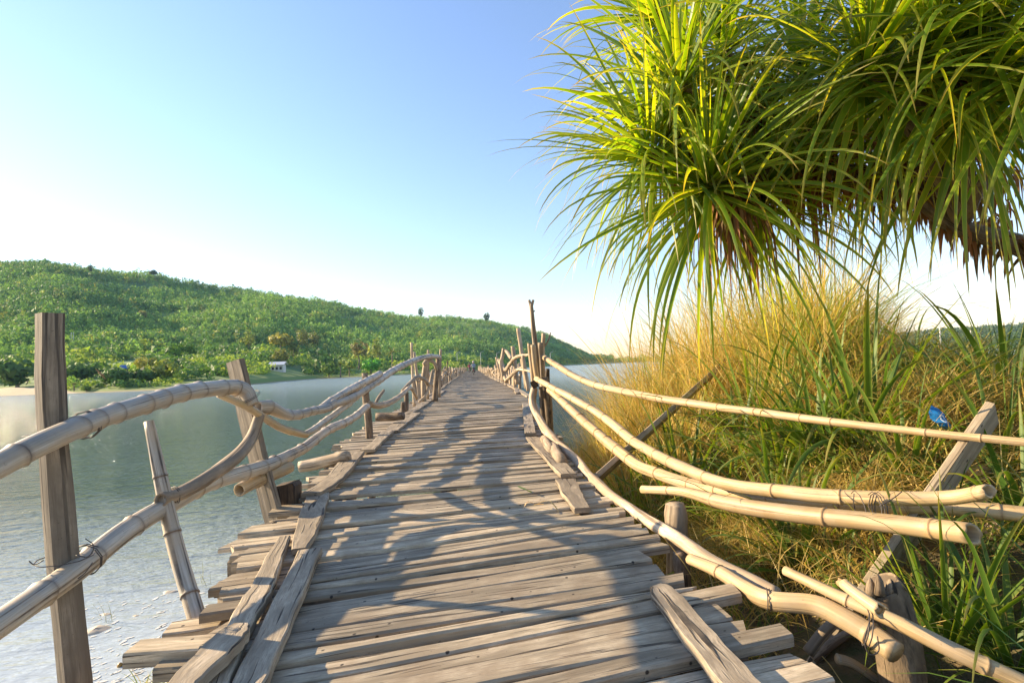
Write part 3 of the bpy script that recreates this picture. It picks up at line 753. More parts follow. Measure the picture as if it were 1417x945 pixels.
# stringers, crossbeams and piles
for fx in (.14, .5, .86):
    pts = [(Vector((edge_l(y) * (1 - fx) + edge_r(y) * fx, y, -.12)), .075) for y in (1.0, 3, 6, 10, 15, 22, 35, 60, 100, 150)]
    pole_mb(pts, 8, n=2).build('stringer', M_BARK, bridge)
for k, y in enumerate(np.concatenate([np.arange(2.0, 30, 2.1), np.arange(30, 60, 3.5), np.arange(60, 150, 8)])):
    a = Vector((edge_l(y) - random.uniform(.05, .3), y, -.27)); b_ = Vector((edge_r(y) + random.uniform(.0, .15), y + .15, -.27))
    pole_mb([(a, .06), (b_, .055)], 8, n=3).build('crossbeam', M_BARK, bridge)
    for p in (a + Vector((.25, .13, 0)), b_ + Vector((-.2, -.13, 0))):
        pole_mb([(p + Vector((0, 0, -2.4)), .065), (p + Vector((0, 0, .1)), .06)], 8, n=3).build('pile', M_BARK, bridge)
# beam ends and log ends that stick out over the water on the left
def box_part(name, p0, p1, wd, th, mat, hint=Vector((0, 1, 0))):
    slab_mb([(p0, wd), ((p0 + p1) / 2, wd * 1.03), (p1, wd * .96)], th, hint, n=2).build(name, mat, bridge, False)
for (x0, y0, x1, y1, z, wd, th) in ((183, 904, 330, 893, -.045, .11, .055), (222, 924, 330, 914, -.075, .10, .05), (232, 876, 340, 860, -.09, .12, .05),
                                    (321, 771, 430, 758, -.03, .10, .04), (318, 783, 400, 772, -.09, .12, .08), (300, 815, 390, 803, -.045, .09, .05), (312, 826, 390, 813, -.08, .08, .05),
                                    (385, 712, 440, 706, -.03, .10, .035), (378, 727, 440, 720, -.05, .08, .035), (366, 738, 420, 733, -.01, .05, .025),
                                    (488, 601, 520, 598, -.03, .10, .04), (470, 613, 520, 609, -.06, .10, .04)):
    box_part('plank_end', G(x0, y0, z), G(x1, y1, z), wd, th, M_PLANK)
pole_mb([(P(414, 645, 5.6), .055), (P(440, 640, 5.6), .068), (P(482, 632, 5.5), .06)], 9, n=4, lump=.12).build('log', M_DRIFT, bridge)
pole_mb([(P(520, 577, 9.4), .075), (P(540, 576, 9.4), .085), (P(558, 575, 9.3), .075)], 9, n=3, lump=.12).build('log', M_BARK, bridge)
for (px, py0, py1, Y, wd, ln) in ((398, 668, 730, 4.15, .15, 6), (357, 729, 790, 3.55, .18, 0)):
    a, b_ = P(px, py0, Y), P(px + 6, py1, Y)
    slab_mb([(a, wd), ((a + b_) / 2, wd * 1.05), (b_ + Vector((0, 0, -.8)), wd)], .13, RT, n=3, wob=.1).build('stump', M_DARK, bridge, False)
# boards nailed along both edges
def edge_board(pts, th=.035, z=.03, mat=M_BOARD):
    path = []
    for (px, py, wpx) in pts:
        g = G(px, py, z); path.append((g, wpx * g.y / F))
    o = slab_mb(path, th, Vector((1, 0, 0)), n=4, wob=.06).build('edge_board', mat, bridge, False)
    return o
edge_board([(240, 970, 36), (258, 945, 40), (300, 903, 44), (322, 880, 40), (334, 869, 22)], .04, .085)
edge_board([(280, 985, 40), (298, 945, 38), (333, 866, 31), (351, 834, 33), (366, 808, 27), (379, 775, 22), (394, 746, 14)], .04, .03)
edge_board([(320, 995, 48), (346, 945, 42), (388, 855, 36), (429, 764, 29)], .04, .032)
edge_board([(414, 762, 20), (428, 725, 31), (440, 685, 29)], .03, .03)
edge_board([(430, 685, 26), (452, 671, 26), (470, 655, 24), (490, 627, 27)], .04, .05)
edge_board([(508, 624, 20), (522, 612, 15), (537, 597, 17)], .035, .035)
edge_board([(541, 597, 18), (555, 585, 20), (573, 572, 18)], .035, .035)
edge_board([(560, 575, 12), (580, 563, 12), (594, 553, 10)], .035, .035)
edge_board([(594, 552, 9), (606, 545, 9), (613, 540, 7)], .035, .035)
edge_board([(908, 814, 20), (920, 823, 36), (970, 885, 46), (1021, 945, 55), (1052, 985, 60)], .032, .035)
edge_board([(806, 706, 22), (792, 684, 27), (783, 665, 28)], .035, .03)
edge_board([(787, 658, 24), (759, 629, 20), (735, 606, 15)], .035, .035)
edge_board([(734, 601, 16), (731, 580, 13), (728, 559, 11)], .045, .04)
edge_board([(733, 549, 8), (718, 540, 7), (703, 531, 5)], .04, .03)
y = 17.5
while y < 60:
    for e, sx in ((edge_l, 1), (edge_r, -1)):
        ln = random.uniform(1.0, 1.9)
        x0, x1 = e(y) + sx * .12 + random.uniform(-.05, .05), e(y + ln) + sx * .12 + random.uniform(-.06, .06)
        slab_mb([(Vector((x0, y, .035)), .12), (Vector(((x0 + x1) / 2, y + ln / 2, .04)), .14), (Vector((x1, y + ln, .035)), .12)], .05, Vector((1, 0, 0)), n=2).build('edge_board', M_BOARD, bridge, False)
    y += 1.7
# broken bits of log between the edge boards and the right-hand posts
for (x0, y0, x1, y1, r) in ((753, 607, 764, 626, .05), (765, 618, 778, 640, .055), (741, 560, 747, 580, .05)):
    pole_mb([(G(x0, y0, .06), r), (G((x0 + x1) / 2, (y0 + y1) / 2, .07), r * 1.1), (G(x1, y1, .05), r * .9)], 8, n=2, lump=.1).build('log', M_DRIFT, bridge)

# ================================================================== RAILINGS
def yl(px, X=1.65): return X * F / (655 - px)
railL = thing('bamboo_railing', (-1.7, 2.1, 0), 'grey bamboo and driftwood railing between the deck and the open lake', 'railing')
railR = thing('bamboo_railing', (1.4, 2.0, 0), 'sunlit straw-coloured bamboo railing beside the grassy bank', 'railing')
def px_pole(name, pts, mat, parent, bamboo=0, hollow=(), sides=10, lump=.05, n=6, **k):
    """pts = (px, py, Y, radius in px)"""
    return pole_mb([(P(a, b_, c), r * c / F) for a, b_, c, r in pts], sides, bamboo, hollow, lump, n, **k).build(name, mat, parent)
def px_slab(name, pts, th, mat, parent, hint=RT, wob=.04):
    return slab_mb([(P(a, b_, c), ww * c / F) for a, b_, c, ww in pts], th, hint, n=4, wob=wob).build(name, mat, parent, False)
# --- left, near
px_slab('post', [(68, 434, 2.1, 24), (74, 620, 2.1, 26), (103, 945, 2.08, 28), (128, 1250, 2.05, 29), (145, 1560, 2.05, 30)], .062, M_POST, railL, Vector((.5, .87, 0)), .06)
px_slab('post', [(326, 499, 4.0, 28), (349, 600, 4.0, 30), (384, 735, 4.0, 30), (420, 880, 4.0, 30)], .05, M_POST, railL, (RT - FW * .5).normalized())
px_pole('post', [(206, 583, 2.78, 6), (226, 680, 2.72, 8.5), (253, 790, 2.6, 10.5), (283, 893, 2.42, 11.5), (300, 950, 2.4, 12)], M_BGREY, railL, .42)
px_pole('rail', [(-130, 706, 1.5, 17), (-40, 664, 1.68, 16.5), (70, 607, 1.94, 15.5), (180, 565, 2.5, 13), (262, 542, 3.1, 11.5), (318, 536, 3.62, 10.5), (340, 541, 3.72, 9.5), (350, 560, 3.72, 8.5)], M_BGREY, railL, .21, sides=14, n=8)
px_pole('rail', [(-160, 968, 1.42, 21), (-40, 890, 1.62, 18.5), (95, 796, 2.06, 16), (170, 738, 2.4, 13.5), (230, 700, 2.75, 12), (300, 665, 3.3, 10.5), (368, 644, 3.95, 9), (420, 620, 4.9, 7), (452, 596, 5.7, 6.2), (486, 580, 6.7, 5.4), (508, 562, 7.6, 4.6)], M_BGREY, railL, .33, sides=14, n=7)
px_pole('rail', [(331, 678, 3.7, 9), (350, 668, 3.85, 9), (378, 655, 4.1, 9), (400, 646, 4.3, 8)], M_BYEL, railL, .5, ('start',))
px_pole('rail', [(223, 692, 2.66, 9), (254, 680, 2.85, 9), (290, 659, 3.1, 8.5), (324, 635, 3.45, 9), (348, 605, 3.8, 8), (360, 574, 3.9, 7)], M_DRIFT, railL, 0, ('start',), lump=.1)
px_pole('rail', [(303, 546, 3.5, 4.5), (340, 562, 3.7, 5), (385, 590, 4.2, 5), (415, 600, 4.6, 5), (424, 602, 4.7, 4.5)], M_BYEL, railL, .4)
px_pole('rail', [(357, 563, 3.95, 8.5), (372, 563, 4.05, 9), (398, 574, 4.4, 7.5), (428, 570, 4.9, 6.2), (452, 564, 5.4, 5.8), (462, 558, 5.6, 6)], M_BGREY, railL, .3, ('start',), lump=.1)
px_pole('rail', [(440, 566, 5.2, 3.5), (462, 552, 5.8, 5), (490, 536, 6.8, 5), (526, 517, 9.0, 4.4)], M_BGREY, railL, .35)
px_pole('rail', [(422, 601, 4.75, 4.4), (440, 590, 5.1, 4.6), (480, 560, 6.5, 4.4), (512, 534, 8.2, 3.8), (534, 518, 9.6, 3.4)], M_BGREY, railL, .4)
px_pole('rail', [(456, 562, 5.55, 5.8), (490, 548, 6.7, 5.6), (520, 529, 8.6, 5.2), (547, 511, 10.7, 4.6), (575, 498, 13.2, 3.8), (595, 493, 15, 3.4), (608, 494, 15.7, 3)], M_BGREY, railL, .5, ('start',))
px_pole('post', [(504, 516, 7.75, 3.8), (507, 550, 7.75, 4.6), (511, 608, 7.75, 5.4), (514, 680, 7.75, 6)], M_BARK, railL, lump=.12)
px_pole('rail', [(511, 559, 7.7, 4.5), (526, 561, 8.2, 4.2), (543, 555, 9.5, 3.8), (556, 546, 11, 3.3), (566, 537, 12, 2.8), (571, 540, 12.5, 2.5), (577, 551, 13, 2)], M_DRIFT, railL, lump=.12)
px_pole('branch', [(520, 558, 8.3, 2), (524, 550, 8.5, 2.3), (531, 540, 8.7, 1.8)], M_DRIFT, railL, lump=.1)
px_pole('rail', [(557, 541, 11.8, 2.4), (568, 529, 12.4, 2.4), (577, 522, 13, 2.4), (587, 525, 14, 2.6), (594, 532, 14.6, 2.6), (599, 513, 15, 2)], M_DRIFT, railL, lump=.12)
px_pole('post', [(569.5, 474, 14, 1.7), (571, 520, 14, 1.8), (573.6, 562, 14, 2)], M_DRIFT, railL)
px_pole('post', [(592, 494, 15.2, 2.5), (589, 505, 15.2, 4.3), (587, 530, 15.2, 4), (586, 556, 15.2, 3.6)], M_DRIFT, railL, lump=.15)
px_pole('branch', [(586, 505, 15.1, 2.5), (593, 499, 15.2, 3), (601, 502, 15.3, 2.6), (604, 512, 15.4, 2)], M_DRIFT, railL, lump=.15)
px_pole('post', [(606.5, 497, 15.6, 3.3), (604, 525, 15.6, 3.6), (602, 556, 15.6, 4)], M_BARK, railL, lump=.1)
px_pole('post', [(610, 483, 16, 1.7), (609, 510, 16, 1.8), (608, 550, 16, 1.9)], M_DRIFT, railL)
px_pole('post', [(592.5, 484, 16, 1.5), (592, 510, 16, 1.6), (592, 552, 16, 1.7)], M_DRIFT, railL)
px_pole('post', [(562.5, 543, 12.2, 3), (562, 570, 12.2, 3.2)], M_BARK, railL, lump=.1)
px_pole('post', [(558, 556, 11.8, 3), (558, 578, 11.8, 3)], M_BARK, railL, lump=.1)
px_pole('branch', [(599, 516, 15.3, 1.6), (594, 535, 15.2, 1.8), (588, 548, 15.1, 1.8), (580, 556, 15, 1.6)], M_DRIFT, railL)
# --- wire ties
def tie(parent, px, py, Y, rpx, axis, turns=2, wire=.0022):
    c = P(px, py, Y); r = rpx * Y / F
    t = axis.normalized(); s = t.orthogonal().normalized(); b_ = t.cross(s)
    pts = []
    for k in range(turns * 10 + 1):
        a = k * 2 * math.pi / 10
        pts.append((c + (s * math.cos(a) + b_ * math.sin(a)) * r * (1.05 + .02 * math.sin(k)) + t * (k / 10 - turns / 2) * .011, wire))
    pole_mb(pts, 4, n=1, lump=0).build('wire_tie', M_WIRE, parent)
ax = (P(120, 588, 2.15) - P(70, 607, 1.94))
tie(railL, 118, 588, 2.17, 17, ax, 3); tie(railL, 118, 775, 2.15, 19, (P(170, 738, 2.4) - P(95, 796, 2.06)), 2)
tie(railL, 72, 600, 2.10, 27, Vector((0, 0, 1)), 1); tie(railL, 90, 772, 2.10, 29, Vector((.05, 0, 1)), 1)
for q in ([(105, 768), (122, 770), (130, 755), (118, 745)], [(60, 775), (48, 781), (40, 776)], [(128, 778), (118, 792), (108, 800)]):
    pole_mb([(P(a, b_, 2.0), .0022) for a, b_ in q], 4, n=3, lump=0).build('wire_end', M_WIRE, railL)
tie(railL, 240, 686, 2.78, 11, Vector((.5, .8, .1)), 3); tie(railL, 345, 548, 3.72, 13, Vector((.3, .5, -1)), 2)
# --- right, near
px_pole('rail', [(752, 494, 7.3, 4), (808, 527, 5.8, 4.7), (875, 544, 4.75, 5.2), (943, 556, 4.0, 5.6), (1100, 577, 2.95, 6), (1250, 595, 2.4, 6), (1417, 612, 2.02, 6.3), (1520, 622, 1.85, 6.3)], M_BYEL, railR, .32)
px_pole('rail', [(742, 524, 7.1, 3.8), (825, 570, 5.3, 5.6), (882, 614, 4.2, 7), (984, 663, 3.05, 9), (1100, 682, 2.5, 10), (1217, 689, 2.2, 10.5), (1310, 689, 2.02, 11), (1369, 679, 1.86, 11)], M_BYEL, railR, .38, ('end',), sides=12)
px_pole('rail', [(760, 539, 6.9, 4.4), (808, 583, 5.6, 6.5), (869, 634, 4.4, 8), (909, 655, 3.9, 8.5), (984, 677, 3.25, 8.5), (1080, 692, 2.75, 8.5), (1217, 700, 2.28, 9.5), (1330, 704, 2.08, 11), (1417, 712, 1.95, 12.5), (1500, 720, 1.85, 13)], M_BYEL, railR, .4, sides=12)
px_pole('rail', [(889, 677, 3.55, 5.5), (943, 680, 3.2, 7), (1000, 695, 2.75, 10), (1100, 711, 2.35, 12.5), (1214, 722, 2.05, 14), (1290, 732, 1.88, 15), (1347, 739, 1.72, 16)], M_BYEL, railR, .5, ('end',), sides=14)
px_slab('post', [(1373, 570, 2.26, 50), (1290, 692, 2.22, 54), (1212, 805, 2.18, 54), (1130, 920, 2.15, 50), (1105, 955, 2.15, 48)], .035, M_PLANK, railR, (RT * .85 + UP * .5 + FW * .32).normalized(), .02)
px_slab('post', [(1008, 497, 6.3, 16), (920, 577, 5.0, 20), (838, 651, 4.55, 20), (815, 672, 4.5, 20)], .05, M_DRIFT, railR, (RT * .6 + UP * .75).normalized(), .02)
px_pole('post', [(1219, 806, 1.83, 19), (1224, 816, 1.83, 25), (1236, 870, 1.83, 28), (1247, 945, 1.83, 31), (1262, 1060, 1.83, 34)], M_STUMP, railR, lump=.15, sides=16)
for k in range(7):      # splintered top
    a = k * .9; c = P(1220 + 17 * math.cos(a), 808 + 5 * math.sin(a), 1.83 + .05 * math.sin(a))
    pole_mb([(c - Vector((0, 0, .05)), .021), (c + Vector((.002, 0, -.004)), .014), (c + Vector((.004 * math.cos(k * 2), 0, .010 + .007 * (k % 3))), .002)], 6, n=2, lump=.15).build('splinter', M_STUMP, railR)
px_pole('rail', [(1086, 789, 2.0, 6.5), (1163, 826, 1.80, 8.5), (1240, 860, 1.66, 10.5), (1321, 900, 1.54, 12), (1411, 943, 1.45, 13.5), (1520, 995, 1.36, 15)], M_BYEL, railR, .45, ('start',))
px_pole('rail', [(1167, 807, 1.74, 8), (1192, 826, 1.67, 9), (1219, 845, 1.60, 10)], M_BYEL, railR, .3, ('end', 'start'))
px_pole('rail', [(955, 773, 2.5, 8), (994, 790, 2.32, 10), (1031, 814, 2.15, 11.5), (1064, 830, 1.98, 13), (1128, 836, 1.86, 14), (1171, 856, 1.77, 15), (1206, 878, 1.70, 16), (1240, 904, 1.62, 16)], M_BYEL, railR, .6, lump=.08)
px_pole('rail', [(739, 537, 7.3, 4.5), (737, 556, 7.2, 5), (746, 580, 6.9, 5.5), (769, 611, 6.0, 6), (795, 634, 5.2, 6.2), (823, 666, 4.25, 7), (863, 698, 3.55, 7.5), (903, 724, 3.08, 8.5), (939, 746, 2.77, 9), (983, 775, 2.48, 10), (1038, 804, 2.24, 11), (1076, 822, 2.12, 9)], M_DRIFT, railR, lump=.12)
px_pole('branch', [(1118, 902, 2.0, 8), (1140, 873, 1.98, 8), (1166, 850, 1.96, 7)], M_DRIFT, railR, lump=.1)
px_pole('branch', [(1126, 912, 2.05, 6), (1155, 888, 2.02, 6), (1180, 872, 2.0, 5)], M_BARK, railR, lump=.1)
px_pole('branch', [(1158, 911, 1.93, 7), (1180, 918, 1.92, 6.5), (1215, 942, 1.9, 6)], M_BYEL, railR, lump=.1)
px_pole('post', [(936, 697, 2.95, 12), (938, 712, 2.95, 15), (937, 740, 2.95, 14), (934, 850, 2.95, 14)], M_DRIFT, railR, lump=.18)
px_pole('post', [(942, 764, 2.7, 9), (944, 782, 2.7, 11), (950, 850, 2.7, 11)], M_BARK, railR, lump=.2)
tie(railR, 1215, 706, 2.12, 24, Vector((1, -.35, -.05)), 3); tie(railR, 1190, 705, 2.16, 25, Vector((1, -.35, .1)), 1)
tie(railR, 1064, 829, 1.98, 13.5, Vector((1, -.5, -.1)), 2); tie(railR, 1200, 868, 1.70, 24, Vector((1, -.6, -.3)), 2)
for q in ([(1203, 860, 1.58), (1196, 885, 1.58), (1203, 905, 1.58), (1216, 900, 1.59), (1214, 880, 1.59)], [(1217, 700, 2.0), (1235, 690, 2.0), (1248, 680, 2.0)]):
    pole_mb([(P(a, b_, c), .0022) for a, b_, c in q], 4, n=4, lump=0).build('wire_end', M_WIRE, railR)
# --- right, the cluster of posts at the bend
px_pole('post', [(734.5, 420, 7.3, 2.8), (737, 445, 7.3, 3), (741, 479, 7.3, 3.6), (745, 530, 7.3, 4)], M_DRIFT, railR, lump=.1)
px_pole('branch', [(735, 424, 7.3, 2.4), (732, 415, 7.3, 1.9)], M_DRIFT, railR); px_pole('branch', [(735.5, 424, 7.3, 2.2), (738, 415, 7.3, 1.8)], M_DRIFT, railR)
px_pole('branch', [(737, 432, 7.3, 1.2), (740, 430, 7.3, 1.0)], M_DRIFT, railR)
px_pole('post', [(732.5, 475, 7.2, 2.6), (735, 500, 7.2, 2.9), (738, 535, 7.2, 3.1)], M_BYEL, railR, lump=.1)
px_pole('post', [(737, 477, 7.15, 3.2), (740, 500, 7.15, 3.5), (744, 530, 7.15, 3.6)], M_BYEL, railR, lump=.1)
px_pole('post', [(748, 474, 7.4, 3.5), (749, 500, 7.4, 3.9), (752, 560, 7.4, 4)], M_DRIFT, railR, lump=.1)
px_pole('post', [(752, 461, 7.6, 2.8), (751, 490, 7.6, 3), (754, 560, 7.6, 3.2)], M_DRIFT, railR, lump=.08)
px_pole('branch', [(753, 480, 7.6, 1.2), (759, 470, 7.6, 1.2), (762, 460, 7.6, .8)], M_DRIFT, railR)
px_pole('post', [(753, 522, 7.3, 5), (757, 550, 7.3, 6.5), (760, 604, 7.3, 7), (764, 720, 7.3, 8)], M_BARK, railR, lump=.16)
px_pole('post', [(748, 535, 7.2, 3), (751, 570, 7.2, 3.5), (754, 620, 7.2, 4)], M_BARK, railR, lump=.1)
px_pole('post', [(758, 510, 7.5, 2.5), (757, 530, 7.5, 4), (759, 570, 7.5, 5)], M_DARK, railR, lump=.1)
px_slab('post', [(737, 527, 7.1, 9), (742, 536, 7.1, 9)], .05, M_DARK, railR)
for pts in ([(717, 454, 18, 2.6), (722, 490, 18, 3), (729, 537, 18, 3.4)], [(709.5, 479, 20, 2.6), (712, 500, 20, 3), (716, 532, 20, 3)], [(723, 492, 16, 2.6), (727, 515, 16, 3), (731, 541, 16, 3)],
            [(687, 494, 26, 2), (691, 510, 26, 2.2), (696, 528, 26, 2.4)], [(697, 482, 22, 2.4), (695, 494, 22, 2.6), (693, 503, 22, 2.3), (697, 528, 22, 2.3)]):
    px_pole('post', pts, M_DRIFT, railR, lump=.1)
for pts in ([(690, 498, 24, 2.2), (695, 508, 23, 2.4), (700, 512, 22, 2.6), (706, 503, 20, 2.4), (713, 495, 18.5, 2.5), (722, 492, 17.5, 2.3), (733, 491, 15, 2)], [(699, 528, 21, 2), (707, 520, 20, 2.4), (716, 512, 18.5, 2.6), (727, 507, 17, 2.3)],
            [(700, 512, 22, 2.6), (698, 520, 22, 2.6), (702, 529, 21.5, 2.4)], [(699, 485, 22, 2), (704, 490, 21.5, 2.6), (708, 497, 21, 2.4)], [(716, 511, 18, 1.6), (726, 512, 16, 1.6), (734, 514, 14, 1.4)]):
    px_pole('branch', pts, M_DRIFT, railR, lump=.12)
# --- both sides, the long run of driftwood posts out over the lake
for parent, e, sx, y0 in ((railL, edge_l, -1, 17.0), (railR, edge_r, 1, 21.0)):
    y = y0; k = 0; far = MB()
    while y < 150:
        x = e(y) + sx * random.uniform(.02, .14)
        h = random.choice((.55, .7, .8, .9, 1.0)) * random.uniform(.9, 1.15)
        if random.random() < .05: h *= 1.6
        r = random.uniform(.035, .075)
        tip = Vector((x + sx * random.uniform(-.12, .28), y + random.uniform(-.2, .2), h))
        mid = Vector((x + random.uniform(-.07, .07), y, h * .5))
        big = y < 62
        mb = pole_mb([(Vector((x, y, -1.0)), r), (mid, r), (tip, r * .8)], 7 if big else 5, n=2, lump=.12, mb=None if big else far)
        if big: mb.build('post', random.choice((M_DRIFT, M_DRIFT, M_BARK)), parent)
        if k % 2 == 0:
            z1, z2 = random.uniform(.3, .85), random.uniform(.3, .85)
            ln = random.uniform(1.3, 3.2)
            pts = [(Vector((e(y) + sx * .05, y - .2, z1)), .035), (Vector((e(y + ln * .35) + sx * random.uniform(-.1, .2), y + ln * .35, z1 + random.uniform(-.2, .25))), .042),
                   (Vector((e(y + ln * .7) + sx * random.uniform(-.1, .2), y + ln * .7, z2 + random.uniform(-.25, .2))), .04), (Vector((e(y + ln) + sx * .05, y + ln, z2)), .03)]
            mb = pole_mb(pts, 6 if big else 5, n=3, lump=.12, mb=None if big else far)
            if big: mb.build('rail', M_DRIFT, parent)
        y += random.uniform(.35, .75) if y < 62 else random.uniform(.8, 1.4); k += 1
    far.build('post_run', M_DRIFT, parent)['kind'] = 'stuff'

# ================================================================== SCREW PINE (top right)
tree_base = Vector((4.9, 3.1, float(bank_z(4.9, 3.1))))
pine = thing('screw_pine', tree_base, 'big screw pine leaning in from the right with drooping yellow-green strap leaves', 'screw pine')
fork = P(1330, 315, 3.7)
pole_mb([(tree_base + Vector((0, 0, -.2)), .14), (tree_base + Vector((.05, .1, 1.0)), .12), (P(1500, 385, 3.4), .10), (P(1420, 345, 3.55), .075), (fork, .07), (P(1240, 255, 3.9), .07), (P(1130, 235, 4.0), .065), (P(1000, 250, 3.75), .05)], 9, n=5, lump=.16).build('trunk', M_BARK, pine)
ROS = [  # px, py, Y, axis, leaves, length
    (983, 248, 3.55, (-.12, -.75, .65), 150, 1.36),
    (915, 175, 4.15, (-.6, -.15, .8), 120, 1.30),
    (1000, 60, 4.05, (-.25, -.3, .95), 130, 1.40),
    (1110, 90, 4.2, (-.1, -.5, .85), 130, 1.40),
    (905, 20, 4.6, (-.55, .1, .85), 110, 1.30),
    (1060, 190, 4.5, (-.1, -.3, .9), 110, 1.3),
    (1180, 150, 4.7, (.1, -.3, .9), 120, 1.3),
    (1230, 30, 3.3, (-.1, -.7, .6), 140, 1.55),
    (1375, 10, 2.75, (-.2, -.65, .6), 140, 1.6),
    (1480, 40, 2.5, (-.45, -.5, .6), 110, 1.5),
    (1290, 70, 3.0, (-.1, -.6, .7), 110, 1.45),
    (895, 215, 3.95, (-.7, -.4, .4), 110, 1.30),
    (1060, 265, 3.9, (.1, -.7, .45), 100, 1.25),
    (940, 110, 3.7, (-.4, -.6, .6), 110, 1.35),
    (1120, 215, 4.3, (.0, -.5, .5), 100, 1.2),
    (1225, 225, 4.2, (.2, -.5, .5), 80, 1.1),
    (1200, 90, 3.1, (-.2, -.7, .5), 100, 1.5),
    (1360, 120, 2.9, (-.2, -.7, .4), 100, 1.45),
    (1310, 110, 3.9, (.1, -.4, .9), 130, 1.4),
    (1440, 130, 3.6, (.1, -.4, .9), 90, 1.3)]
geos = []
for (px, py, Y, axv, nl, ln) in ROS:
    c = P(px, py, Y); axv = Vector(axv).normalized()
    s = axv.orthogonal().normalized(); b_ = axv.cross(s)
    pole_mb([(fork if px > 1150 else P(1100, 235, 4.0), .045), ((c + fork) / 2 + Vector((0, 0, .1)) if px > 1150 else (c + P(1100, 235, 4.0)) / 2, .045), (c - axv * .02, .035)], 7, n=4, lump=.2).build('branch', M_BARK, pine)
    for i in range(nl):
        f = (i + .5) / nl; pol = R(8) + R(128 if px == 983 else 115) * f ** .85
        ph = i * 2.39996 + random.uniform(-.35, .35); pol += random.uniform(-.22, .22)
        d = axv * math.cos(pol) + (s * math.cos(ph) + b_ * math.sin(ph)) * math.sin(pol)
        wd = (s * -math.sin(ph) + b_ * math.cos(ph))
        L = ln * random.uniform(.72, 1.12) * (1 - .35 * max(0, .2 - f) / .2)
        geos.append((c.y, leaf_geo(c - axv * (.16 * f), d, L, random.uniform(.040, .062), random.uniform(.35, 1.5) * (.55 + 1.2 * f) * (1.0 if px == 983 else 1.1), wd, 13, random.uniform(1.2, 2.4), .32, .03, random.uniform(-.9, .9), Vector((random.uniform(-.25, .25), random.uniform(-.2, .2), 0)))))
geos.sort(key=lambda q: q[0] + random.uniform(-.5, .5))
for q in geos[:300]: leaf_obj('leaf', q[1], M_PAND, pine)
leaves_joined('leaf_mass', [q[1] for q in geos[300:]], M_PAND, pine)
# dead leaves hanging under the crowns and along the stem
dead = []
for i in range(1500):
    if i % 3: 
        t = random.random() ** 1.5; c = P(960 + 440 * t, 200 + 90 * t + random.uniform(-70, 30), 3.95 + random.uniform(-.1, .5))
    else:
        rs = ROS[random.choice((0, 0, 1, 2, 3, 5, 6, 10))]; c = P(rs[0] + 25, rs[1] + 25, rs[2] + .1)
    a = random.uniform(0, 6.28); d = Vector((math.cos(a), math.sin(a), random.uniform(-1.2, .3)))
    L = random.uniform(.3, .95) * (1.0 if c.x < 3.0 else .5)
    dead.append(leaf_geo(c, d, L, random.uniform(.02, .045), random.uniform(2, 5), d.cross(Vector((.1, .2, 1))).normalized(), 8, .5, .4, .05, random.uniform(-2.5, 2.5)))
trunk_line = catmull([tuple(q) for q in (P(1560, 420, 3.3), P(1500, 385, 3.4), P(1420, 345, 3.55), fork, P(1240, 255, 3.9), P(1130, 235, 4.0), P(1000, 250, 3.75))], 30)
for i in range(420):
    c = Vector(random.choice(trunk_line)); a = random.uniform(0, 6.28)
    d = Vector((.5, 0, 0)) + Vector((-.2, math.cos(a), math.sin(a)))
    dead.append(leaf_geo(c, d, random.uniform(.08, .40), random.uniform(.03, .07), random.uniform(.5, 3), d.cross(Vector((.1, .2, 1))).normalized(), 5, .6, .4, .15, random.uniform(-2, 2)))
leaves_joined('dead_leaf_skirt', dead, M_DEAD, pine)

# ================================================================== BANK PLANTS
def bank_hit(px, py):
    d = ray(px, py)
    for y in np.linspace(1.2, 9, 400):
        q = EYE + d * (y / d.y)
        if q.z <= float(bank_z(q.x, q.y)): return q
    return q
def spot(px, py, Y):           # a place on the bank straight below the seen point
    p = P(px, py, Y) if Y else bank_hit(px, py); return Vector((p.x, p.y, float(bank_z(p.x, p.y)) - .02))
PLANTS = []
def strap_plant(name, b, n, L, w0, spread, label, droop=(.5, 1.6), mat=M_STRAP, lean=(0, 0, 0), cat='plant'):
    PLANTS.append((b.x, b.y)); t = thing(name, b, label, cat, 'strap-leaved plants on the bank')
    for i in range(n):
        f = (i + .5) / n; ph = i * 2.39996 + random.uniform(-.3, .3)
        pol = R(6) + spread * f ** .8
        d = (Vector((math.sin(pol) * math.cos(ph), math.sin(pol) * math.sin(ph), math.cos(pol))) + Vector(lean)).normalized()
        leaf_obj('leaf', leaf_geo(b + Vector((math.cos(ph), math.sin(ph), 0)) * .03, d, L * random.uniform(.6, 1.1), w0 * random.uniform(.75, 1.15), random.uniform(*droop), Vector((-math.sin(ph), math.cos(ph), 0)), 11, random.uniform(1.2, 2.2), .35, .03, random.uniform(-.7, .7)), mat, t)
